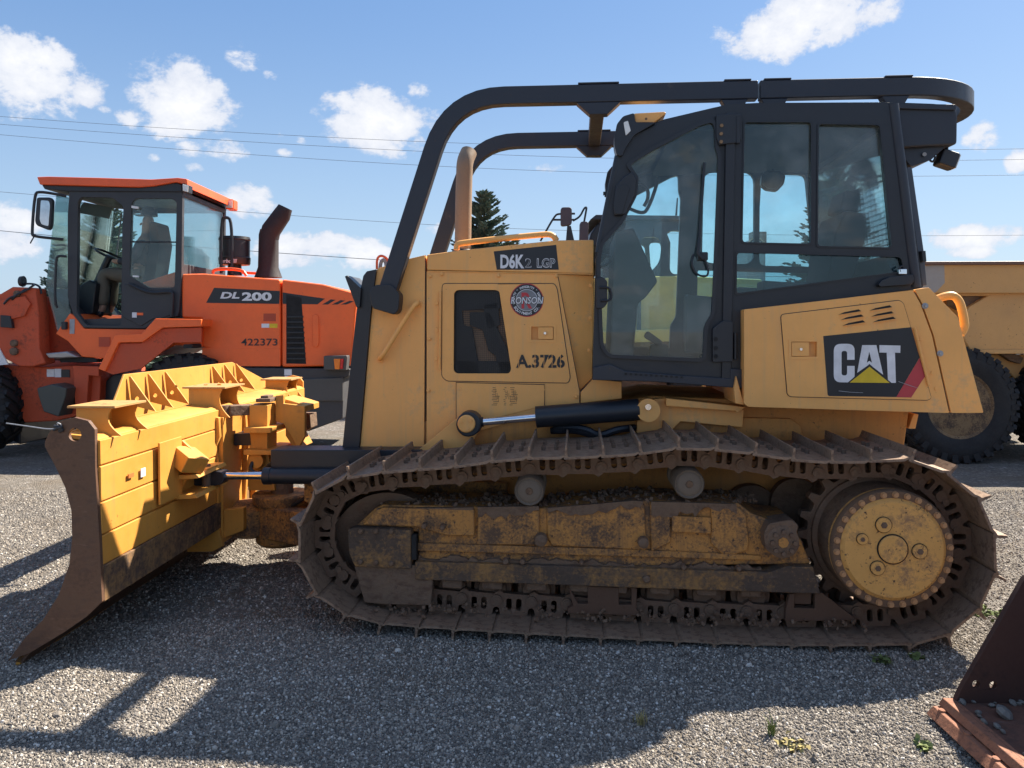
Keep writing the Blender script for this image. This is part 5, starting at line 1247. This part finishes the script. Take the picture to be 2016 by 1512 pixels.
V = [rel(pel), rel(pel + Vector((.02,0,.22))), rel(sh), rel(sh + Vector((-.03,0,.10))), rel(hd + Vector((-.01,0,-.03))), rel(hd + Vector((0,0,.10))),
     rel(pel + Vector((0,-.10,0))), rel(kn + Vector((0,-.13,0))), rel(ft + Vector((0,-.14,0))), rel(ft + Vector((-.16,-.15,-.05))),
     rel(pel + Vector((0,.10,0))), rel(kn + Vector((0,.16,0))), rel(ft + Vector((-.05,.18,0))), rel(ft + Vector((-.22,.18,-.05))),
     rel(sh + Vector((0,-.19,-.02))), rel(sh + Vector((-.10,-.24,-.28))), rel(sh + Vector((-.33,-.18,-.30))), rel(sh + Vector((-.42,-.15,-.28))),
     rel(sh + Vector((0,.19,-.02))), rel(sh + Vector((-.10,.24,-.28))), rel(sh + Vector((-.33,.15,-.30))), rel(sh + Vector((-.42,.12,-.28)))]
E = [(0,1),(1,2),(2,3),(3,4),(4,5),(0,6),(6,7),(7,8),(8,9),(0,10),(10,11),(11,12),(12,13),(2,14),(14,15),(15,16),(16,17),(2,18),(18,19),(19,20),(20,21)]
Rr = [.13,.12,.12,.055,.085,.075,.095,.075,.05,.04,.095,.075,.05,.04,.065,.05,.038,.03,.065,.05,.038,.03]
drv = person('person', V, E, Rr, pel, SKIN)
tag(drv, 'person in khaki trousers and dark boots seated in the orange loader cab', 'person')
tr = person('trousers', [V[0],V[6],V[7],tuple(Vector(V[8])+Vector((0,0,.04))),V[10],V[11],tuple(Vector(V[12])+Vector((0,0,.04)))], [(0,1),(1,2),(2,3),(0,4),(4,5),(5,6)], [.15,.115,.095,.085,.115,.095,.085], (0,0,0), TROU, drv)
sh_ = person('shirt', [V[1],V[0],V[2],V[14],V[15],V[16],V[18],V[19],V[20]], [(0,1),(0,2),(2,3),(3,4),(4,5),(2,6),(6,7),(7,8)], [.14,.14,.135,.08,.062,.05,.08,.062,.05], (0,0,0), SHIRT, drv)
for i in (8, 12):
    f = Vector(V[i]); person('boot', [tuple(f+Vector((.02,0,-.02))), tuple(f+Vector((-.07,0,-.05))), tuple(f+Vector((-.20,0,-.06)))], [(0,1),(1,2)], [.06,.055,.045], (0,0,0), BLK, drv)
m = MB(); m.lathe([(-.02,.0),(-.02,.112),(.06,.105),(.10,.07),(.12,0)], (V[5][0]+.005, V[5][1], V[5][2]), 'z', 20); m.box((V[5][0]-.12, V[5][1], V[5][2]-.01), (.10,.14,.012)); m.build('cap', BLK, drv)
m = MB(); m.cyl((V[4][0]-.085, V[4][1], V[4][2]+.01), (V[4][0]-.112, V[4][1], V[4][2]-.01), .018, 8, .01); m.build('nose', SKIN, drv)

# ================================================================== ARTICULATED TRUCK (right, behind)
TK = empty('dump_truck', (0, 0, -.03)); YM = 9.9
tag(TK, 'dusty yellow dump truck body on big black tyres, behind the dozer at the right edge', 'dump truck')
def Tp(nm, pts, y0, y1, mat, bev=.01, pl=None): return MB().prism(Wl(pts, pl or y0), y0, y1).build(nm, mat, TK, bev)
Tp('bed_side', [(1798,514),(2420,512),(2420,573),(1790,572)], YM - .05, YM + .02, YELT); Tp('bed_side', [(1798,514),(2420,512),(2420,573),(1790,572)], YM + 2.45, YM + 2.5, YELT, pl=YM)
MB().prism(Wl([(1790,511),(2420,509),(2420,516),(1790,518)], YM), YM - .09, YM + .05).build('bed_rim', paint('rusty_rim', (.16,.08,.05), (.3,.18,.1), .4), TK, .01)
Tp('bare_patch', [(1800,520),(1859,516),(1860,552),(1842,571),(1800,571)], YM - .054, YM - .05, paint('worn_grey_patch', (.34,.31,.28), (.4,.25,.12), .4, .6, 3), 0)
Tp('bed_lower_side', [(1950,574),(1908,600),(1893,626),(1897,660),(1912,688),(2420,686),(2420,574)], YM + .02, YM + 2.4, YELT, .02)
Tp('bed_rail', [(1905,684),(2420,682),(2420,690),(1915,692)], YM - .01, YM + .1, YELT, .006)
Tp('bed_floor', [(1798,566),(2420,566),(2420,576),(1798,578)], YM + .02, YM + 2.45, YELT)
Tp('tail_hinge', [(1905,576),(1960,574),(1925,600),(1900,606),(1880,596),(1880,580)], YM + .10, YM + .3, MUD, .01)
Tp('rear_frame', [(1940,692),(2420,690),(2420,742),(2200,745),(2000,742),(1985,728),(1960,712)], YM + .3, YM + 1.9, YELT, .02)
Tp('frame_pipe', [(1925,640),(2000,690),(2016,700),(2010,712),(1990,706),(1925,660)], YM + .2, YM + .28, MUD, .01)
Tp('chassis', [(1790,740),(2420,745),(2420,800),(1790,800)], YM + .8, YM + 1.7, DARK, .02)
RIMY = paint('truck_rim_yellow', (.22,.14,.065), (.06,.04,.03), .7, .7, 6, chips=.8)
for px in (1886, 2128):
    x = (px - CX) / FPX * 9.95
    tyre('wheel', TK, x, .70, 9.85, .5, .715, .40, RIMY, 30); tyre('wheel', TK, x, .70, 11.95, .5, .715, .40, RIMY, 30)
    MB().box((x, 11.1, .7), (.3, 1.6, .3)).build('axle', DARK, TK, .03)
for q_ in (2002, 2016): 
    MB().box((*Wp(q_, 690, YM + .2)[:1], YM + .2, Wp(q_, 692, YM)[1]), (.05, .06, .03)).build('white_clip', WHT, TK)

# ================================================================== RUSTY BUCKET (bottom right)
BK = empty('loader_bucket', (0, 0, -.03)); Yb = 3.42
tag(BK, 'dark rusty bucket in the bottom right corner with orange lip and two holes', 'bucket')
zlip = .035
def floorz(x): return zlip + .02 + (x - 1.75) * .03
sp = Wl([(1893,1343),(2016,1128),(2150,1010),(2350,980),(2460,1100),(2440,1330),(2300,1440),(2016,1462),(1887,1430),(1880,1372)], Yb)
hs = [circ(Wp(1922, 1333, Yb), .0165, 14), circ(Wp(1956, 1335, Yb), .0165, 14)]
sp = [(p[0], max(p[1], .045)) for p in sp]
MB().prism(sp, Yb, Yb + .028, hs).build('side_plate', RUSTD, BK, .003); MB().prism(sp, Yb - 2.2, Yb - 2.172).build('side_plate', RUSTD, BK, .003)
xl0, _ = Wp(1830, 1378, Yb)
sk_ = [(xl0 + .10, .060), (sp[8][0], .050), (sp[7][0], .050), (sp[6][0], max(.06, sp[6][1])), sp[5], sp[4], sp[3]]
inn_ = [(p[0] + (.0 if i else 0), p[1] + .02) if i < 4 else (p[0] - .03, p[1]) for i, p in enumerate(sk_)]
MB().prism(sk_ + inn_[::-1], Yb - 2.172, Yb).build('bucket_shell', paint('bucket_shell_rust', (.15,.065,.042), (.05,.03,.025), .5, .85, 3, lump=.01, third=(.07,.04,.03)), BK, .002)
EDG = paint('lip_rust', (.30,.125,.07), (.13,.055,.035), .55, .8, 11, chips=.6, lump=.006, third=(.16,.07,.045))
xl0, _ = Wp(1830, 1378, Yb)
MB().prism([(xl0, .012), (xl0 + .03, .045), (xl0 + .14, .05), (xl0 + .14, .012)], Yb - 2.2, Yb + .03).build('cutting_edge', EDG, BK, .003)
MB().prism([(xl0 + .05, .053), (xl0 + .07, .080), (xl0 + .12, .078), (xl0 + .13, .053)], Yb - 2.2, Yb + .03).build('wear_strip', EDG, BK, .003)
for i in range(12): MB().lathe([(0, .018), (.012, .016), (.014, 0)], (xl0 + .045, Yb - .02 - i * .19, .04), 'z', 10).build('edge_bolt', EDG, BK)
MB().lathe([(0, .018), (.012, .016), (.014, 0)], (xl0 + .045, Yb + .01, .045), 'z', 10)
rk = random.Random(9)
for i in range(46):
    m = MB(); r_ = rk.uniform(.005, .018) if i else .038
    m.lathe([(-r_*.5, 0), (-r_*.4, r_*.7), (0, r_), (r_*.4, r_*.6), (r_*.5, 0)], (0, 0, 0), 'z', 7)
    o = m.build('stone', plain('pale_stone', (.19,.175,.155), .9), None, smooth=10)
    if i == 0: x_, y_ = 2.0, Yb - .12
    else: x_, y_ = rk.uniform(1.88, 2.5), Yb - rk.random() ** 2 * .7
    o.parent = BK; o.location = (x_, y_, .072 + r_ * .4); o.rotation_euler = (rk.random(), rk.random(), rk.random() * 3)

# ================================================================== YELLOW MACHINE SEEN THROUGH THE CAB
BG = empty('yellow_loader', (0, 0, -.03)); Yg = 10.2
tag(BG, 'pale yellow loader parked behind, seen through the dozer cab door glass', 'wheel loader')
def Gp(nm, pts, y0, y1, mat, bev=.01, pl=None, holes=(), r=0):
    P_ = Wl(pts, pl or y0); P_ = rp(P_, r, 4) if r else P_
    return MB().prism(P_, y0, y1, [rp(Wl(h, pl or y0), .08, 4) for h in holes]).build(nm, mat, BG, bev)
YP = paint('pale_machine_yellow', (.62,.42,.12), (.2,.14,.07), .2)
Gp('body', [(1190,542),(1330,538),(1500,545),(1500,640),(1180,655)], Yg, Yg + 1.8, YP, .02); Gp('deck', [(1170,648),(1500,636),(1500,662),(1170,672)], Yg - .25, Yg + 2, YP, .01)
Gp('lower_body', [(1180,672),(1500,662),(1500,800),(1180,800)], Yg + .1, Yg + 1.7, MUD)
Gp('rail', [(1254,546),(1262,546),(1262,650),(1254,650)], Yg - .06, Yg - .02, BLK, 0)
Gp('cab_frame', [(1180,424),(1352,424),(1362,450),(1360,545),(1180,545)], Yg + .2, Yg + .28, BLKG, .01, None, [[(1262,462),(1296,462),(1304,480),(1300,512),(1275,537),(1262,515)], [(1312,450),(1345,450),(1345,535),(1320,535)]])
Gp('cab_frame', [(1180,424),(1352,424),(1362,450),(1360,545),(1180,545)], Yg + 1.6, Yg + 1.68, BLKG, .01, Yg + .2, [[(1262,455),(1306,455),(1310,540),(1262,540)], [(1314,450),(1345,450),(1345,535),(1320,535)]])
Gp('cab_roof', [(1160,430),(1172,420),(1350,422),(1358,430)], Yg + .1, Yg + 1.8, BLKG, .01, Yg + .2)
for pth in ([(1064,470),(1092,420),(1100,416),(1132,416)], [(1088,428),(1130,428)], [(1128,430),(1142,422),(1150,405),(1155,403),(1154,410),(1150,432)]): MB().tube(smooth_path([Vector((*Wp(p[0], p[1], Yg)[:1], Yg, Wp(p[0], p[1], Yg)[1])) for p in pth]), .014, 6).build('mirror_arm', BLK, BG)
Gp('mirror', [(1104,403),(1126,403),(1126,438),(1104,441)], Yg - .02, Yg + .06, paint('mirror_back', (.07,.05,.06)), .01, None, (), .04); Gp('mirror', [(1142,431),(1159,431),(1158,472),(1141,472)], Yg - .02, Yg + .08, paint('mirror_back', (.07,.05,.06)), .01, None, (), .04)
Gp('post', [(1117,440),(1124,440),(1132,475),(1114,475)], Yg, Yg + .06, BLK, 0); Gp('round_guard', [(1159,472),(1163,455),(1175,437),(1190,427),(1200,425),(1205,480),(1159,480)], Yg + .2, Yg + 1.6, BLK, .02)
Gp('tall_post', [(1496,332),(1500,332),(1491,485),(1485,485)], Yg + .4, Yg + .46, BLK, 0)
Gp('antenna', [(1333,385),(1335,385),(1333,425),(1329,425)], Yg + .4, Yg + .42, BLK, 0)
for px in (1100, 1420):
    x = (px - CX) / FPX * 10.2; tyre('wheel', BG, x, .70, 10.0, .5, .71, .36, YP, 24); tyre('wheel', BG, x, .70, 11.9, .5, .71, .36, YP, 24)
Gp('hood', [(1010,545),(1190,540),(1190,700),(1030,720)], Yg + .3, Yg + 1.5, YP, .02)

# ================================================================== HOUSE far behind
HS = empty('house', (0, 0, 0)); Yh = 62
tag(HS, 'distant house gable with tan roof seen through the dozer side window', 'house')
a = lambda px, py, Y=Yh: (lambda q: Vector((q[0], Y, q[1])))(Wp(px, py, Y))
TAN = paint('tan_shingles', (.34,.27,.18), amt=.2, rough=.9, scale=.6); SID = paint('grey_siding', (.30,.29,.28), amt=.1, scale=.5)
g0, g1_, gt = a(1466, 486), a(1512, 486), a(1489, 464)
m = MB(); m.prism([(g0.x + .2, 0), (g1_.x - .2, 0), (g1_.x - .2, g0.z), (gt.x, gt.z - .15), (g0.x + .2, g0.z)], Yh, Yh + 9); m.build('wall', SID, HS)
for s_ in (0, 1):
    p0 = g0 if s_ == 0 else g1_; m = MB(); t_ = Vector((0, 0, .14)); o_ = (gt - p0) * .1
    vs = [p0 - o_, gt, gt + Vector((2.6, 10, 0)), p0 - o_ + Vector((2.6, 10, 0))]
    A = [m.bm.verts.new(v) for v in vs]; B = [m.bm.verts.new(v + t_) for v in vs]; m.bm.faces.new(A); m.bm.faces.new(B)
    for i in range(4): m.bm.faces.new([A[i], A[(i + 1) % 4], B[(i + 1) % 4], B[i]])
    m.build('roof', TAN, HS)
MB().box(((g0.x + g1_.x) / 2, Yh - .05, 3), (1.2, .1, 1.3)).build('window', DARK, HS)
p_ = a(1520, 462); MB().box((gt.x + 1.0, Yh + 3, gt.z + .1), (1.1, 1.1, 1.0)).build('chimney', paint('brown_brick', (.12,.09,.07)), HS)

# ================================================================== SPRUCE TREES
def spruce_mat():
    m, k = newmat('spruce_needles'); t = k.n('ShaderNodeTexCoord').outputs['Object']
    n = k.noise(t, 3.5, 4, .6); c = k.mix(k.mr(n, .3, .7), (.07, .11, .085), (.18, .24, .19))
    finish(m, k, c, .75, spec=.25); return m
NEED = spruce_mat(); BARK = paint('bark', (.12,.085,.06), rough=.9)
def spruce(px, apex_py, Y, rad, label, seed, dens=1.0):
    rnd = random.Random(seed); x = (px - CX) / FPX * Y; H = CAMH + (HORIZ - apex_py) / FPX * Y
    root = empty('spruce_tree', (x, Y, 0)); tag(root, label, 'tree', 'spruce trees behind the machines')
    MB().tube([(0, 0, 0), (.02, 0, H * .5), (0, 0, H)], .1, 8, rads=[H * .03, H * .018, .008]).build('trunk', BARK, root)
    bm = bmesh.new()
    def twig(p, d, L):
        """a bottle-brush of short needle blades"""
        s = d.cross(Vector((0, 0, 1))).normalized() if abs(d.z) < .95 else Vector((1, 0, 0)); u = s.cross(d)
        for k_ in range(2):
            q = (s * math.cos(k_ * 1.57 + .4) + u * math.sin(k_ * 1.57 + .4)) * L * .22
            a, b_, c_, e = p - q * .3, p + d * L * .45 - q, p + d * L, p + d * L * .45 + q
            bm.faces.new([bm.verts.new(v) for v in (a, b_, c_, e)])
    z = .25
    while z < H - .06:
        f = 1 - z / H; L = rad * (f ** .85) * rnd.uniform(.75, 1.15) + .05
        nb = 5 + int(4 * f)
        for j in range(nb):
            az_ = rnd.random() * 6.283; el_ = .75 - 1.0 * f ** .6 + rnd.uniform(-.12, .12)
            d = Vector((math.cos(az_) * math.cos(el_), math.sin(az_) * math.cos(el_), math.sin(el_))); l = L * rnd.uniform(.7, 1.15)
            n_ = max(3, int(l / .045 * dens)); p0 = Vector((0, 0, z))
            for i in range(n_):
                t = (i + .5) / n_; p = p0 + d * l * t + Vector((0, 0, .22 * l * t * t - .10 * l * t))
                for s_ in (-1, 1):
                    side = d.cross(Vector((0, 0, 1))).normalized() * s_
                    dd = (d * .8 + side * rnd.uniform(.4, 1.0) + Vector((0, 0, rnd.uniform(-.15, .3)))).normalized()
                    twig(p, dd, (.10 + .16 * l * (1 - t)) * rnd.uniform(.7, 1.2))
            twig(p0 + d * l * .9, d, .14)
        z += .05 + .04 * f
    for j in range(5): twig(Vector((0, 0, H - .12)), Vector((rnd.uniform(-.3, .3), rnd.uniform(-.3, .3), 1)).normalized(), .16)
    me = bpy.data.meshes.new('crown'); bm.to_mesh(me); bm.free(); me.materials.append(NEED)
    o = bpy.data.objects.new('crown', me); C.objects.link(o); o.parent = root
    return root
spruce(953, 378, 17, 1.75, 'spruce tree rising behind the exhaust stack and hood', 1)
spruce(210, 398, 21, 2.3, 'wide spruce tree seen through the orange loader cab', 2)
spruce(120, 470, 24, 1.2, 'small spruce tree behind the front of the orange loader cab', 5)
spruce(1640, 310, 15, 1.55, 'spruce tree seen through the dozer side windows', 3)

# ================================================================== OVERHEAD WIRES
wires = [([(-900,150),(0,232),(680,274),(1207,292),(1900,298),(3000,270)], 'topmost thin power line across the sky'),
         ([(-900,165),(0,247),(680,292),(1207,314),(1900,319),(3000,290)], 'second thin power line from the top across the sky'),
         ([(-900,180),(0,267),(680,319),(1207,343),(1900,350),(3000,320)], 'third power line from the top, crossing the brush guard posts'),
         ([(-900,300),(0,378),(680,434),(1137,457),(1950,468),(3000,440)], 'fourth power line from the top, passing behind the exhaust tops'),
         ([(-900,360),(0,455),(230,475),(740,512),(1300,545),(3000,560)], 'lowest and darkest power line, behind the orange loader cab')]
WIRE = plain('wire_grey', (.10,.11,.13), .6)
for i, (pts_, lb) in enumerate(wires):
    Yw = 28; P_ = smooth_path([Vector((*Wp(p[0], p[1], Yw)[:1], Yw, Wp(p[0], p[1], Yw)[1])) for p in pts_], 3)
    o = MB().tube(P_, .0065 if i < 4 else .011, 5).build('power_line', WIRE, None); tag(o, lb, 'power line', 'power lines across the sky')

# ================================================================== LOOSE GRAVEL
def gravel():
    m, k = newmat('gravel_stones'); oi = k.n('ShaderNodeObjectInfo'); r_ = oi.outputs['Random']
    cr = k.n('ShaderNodeValToRGB'); k.put(cr.inputs[0], r_); e = cr.color_ramp.elements
    e[0].position = 0; e[0].color = (.115,.105,.096,1); e[1].position = .55; e[1].color = (.25,.222,.19,1)
    x = e.new(.9); x.color = (.41,.37,.315,1); x = e.new(.992); x.color = (.62,.59,.54,1)
    finish(m, k, cr.outputs[0], .85, spec=.3)
    def patch(name, x0, x1, y0, y1, dens, smin, smax, seed):
        bm = bmesh.new(); nx, ny = int((x1 - x0) / .12), int((y1 - y0) / .12); V = []
        for j in range(ny + 1):
            V.append([bm.verts.new((x0 + (x1 - x0) * i / nx, y0 + (y1 - y0) * j / ny, gh(x0 + (x1 - x0) * i / nx, y0 + (y1 - y0) * j / ny) + .001)) for i in range(nx + 1)])
        for a, c in zip(V, V[1:]):
            for i in range(nx): bm.faces.new([a[i], a[i + 1], c[i + 1], c[i]])
        me = bpy.data.meshes.new(name); bm.to_mesh(me); bm.free(); me.materials.append(m)
        o = bpy.data.objects.new(name, me); C.objects.link(o); tag(o, kind='stuff')
        g = bpy.data.node_groups.new(name, 'GeometryNodeTree'); g.interface.new_socket('Geometry', in_out='INPUT', socket_type='NodeSocketGeometry'); g.interface.new_socket('Geometry', in_out='OUTPUT', socket_type='NodeSocketGeometry')
        N = g.nodes; Lk = g.links.new
        gi, go = N.new('NodeGroupInput'), N.new('NodeGroupOutput')
        dp = N.new('GeometryNodeDistributePointsOnFaces'); dp.inputs['Density'].default_value = dens; dp.inputs['Seed'].default_value = seed
        ic = N.new('GeometryNodeMeshIcoSphere'); ic.inputs['Radius'].default_value = 1; ic.inputs['Subdivisions'].default_value = 1
        sp_ = N.new('GeometryNodeSetPosition'); nz = N.new('ShaderNodeTexNoise'); nz.inputs['Scale'].default_value = 1.3
        vm_ = N.new('ShaderNodeVectorMath'); vm_.operation = 'SUBTRACT'; vm_.inputs[1].default_value = (.5, .5, .5); Lk(nz.outputs['Color'], vm_.inputs[0])
        v2 = N.new('ShaderNodeVectorMath'); v2.operation = 'SCALE'; v2.inputs['Scale'].default_value = 1.3; Lk(vm_.outputs[0], v2.inputs[0])
        Lk(ic.outputs['Mesh'], sp_.inputs['Geometry']); Lk(v2.outputs[0], sp_.inputs['Offset'])
        sm = N.new('GeometryNodeSetMaterial'); sm.inputs['Material'].default_value = m; Lk(sp_.outputs[0], sm.inputs['Geometry'])
        ip = N.new('GeometryNodeInstanceOnPoints'); Lk(gi.outputs[0], dp.inputs['Mesh']); Lk(dp.outputs['Points'], ip.inputs['Points']); Lk(sm.outputs[0], ip.inputs['Instance'])
        rr = N.new('FunctionNodeRandomValue'); rr.data_type = 'FLOAT_VECTOR'; rr.inputs[0].default_value = (0, 0, 0); rr.inputs[1].default_value = (6.28, 6.28, 6.28)
        Lk(rr.outputs[0], ip.inputs['Rotation'])
        rs_ = N.new('FunctionNodeRandomValue'); rs_.data_type = 'FLOAT'; rs_.inputs[2].default_value = 0; rs_.inputs[3].default_value = 1; rs_.inputs['Seed'].default_value = 3
        pw = N.new('ShaderNodeMath'); pw.operation = 'POWER'; Lk(rs_.outputs[1], pw.inputs[0]); pw.inputs[1].default_value = 3.0
        mr = N.new('ShaderNodeMapRange'); Lk(pw.outputs[0], mr.inputs[0]); mr.inputs[3].default_value = smin; mr.inputs[4].default_value = smax
        cv = N.new('ShaderNodeCombineXYZ')
        for i, f in enumerate((1, .8, .62)):
            mm_ = N.new('ShaderNodeMath'); mm_.operation = 'MULTIPLY'; Lk(mr.outputs[0], mm_.inputs[0]); mm_.inputs[1].default_value = f; Lk(mm_.outputs[0], cv.inputs[i])
        Lk(cv.outputs[0], ip.inputs['Scale'])
        Lk(ip.outputs[0], go.inputs[0])
        o.modifiers.new('scatter', 'NODES').node_group = g
    patch('loose_gravel', -3.4, 3.4, 2.2, 4.6, 13000, .0035, .0105, 1)
    patch('loose_gravel', -3.4, 3.4, 2.2, 7.5, 28, .010, .026, 5)
    patch('loose_gravel', -5.4, 5.4, 4.6, 8.2, 2600, .005, .013, 2)
gravel()
# ================================================================== WEEDS
GRN = paint('weed_green', (.12,.16,.045), (.22,.20,.06), .3, .8, 12); DRY = paint('dry_grass', (.30,.25,.10), rough=.9)
def weed(px, py, h, n, spread, label, mat=GRN, seed=0, leaf=False):
    Y = FPX * CAMH / (py - HORIZ); x = (px - CX) / FPX * Y; rnd = random.Random(seed); m = MB()
    for i in range(n):
        a = rnd.random() * 6.28; b_ = Vector((rnd.gauss(0, spread), rnd.gauss(0, spread), 0)); l = h * rnd.uniform(.4, 1.1); w = .0022 if not leaf else .008
        d = Vector((math.cos(a), math.sin(a), 0)); s = Vector((-d.y, d.x, 0)) * w
        p1 = b_ + d * l * .15 + Vector((0, 0, l * .55)); p2 = b_ + d * l * (.5 if not leaf else .8) + Vector((0, 0, l * (.95 if not leaf else .6)))
        v = [m.bm.verts.new(q) for q in (b_ - s, b_ + s, p1 + s * 1.2, p2, p1 - s * 1.2)]; m.bm.faces.new(v)
    o = m.build('weed', mat, None); o.location = (x, Y, gh(x, Y)); tag(o, label, 'weed'); return o
weed(1940, 1200, .05, 60, .05, 'patch of green weeds in sunlight just right of the rear of the track', GRN, 1, True)
weed(1738, 1290, .035, 34, .025, 'small dark green weed in the shade under the rear track end', GRN, 2, True)
weed(1518, 1432, .09, 26, .008, 'thin upright grass tuft at the shadow edge in front of the track', GRN, 3)
weed(1262, 1414, .06, 30, .012, 'pale dry grass tuft where the dozer shadow ends, below the track middle', DRY, 4)
weed(1815, 1450, .035, 30, .02, 'yellow-green weed left of the rusty bucket lip', GRN, 5, True)
weed(1560, 1450, .03, 40, .03, 'flattened dry weed on sunlit gravel between the grass tuft and the bucket', DRY, 6, True)
weed(1806, 1286, .04, 24, .015, 'little weed behind the last track shoe at right', GRN, 7, True)
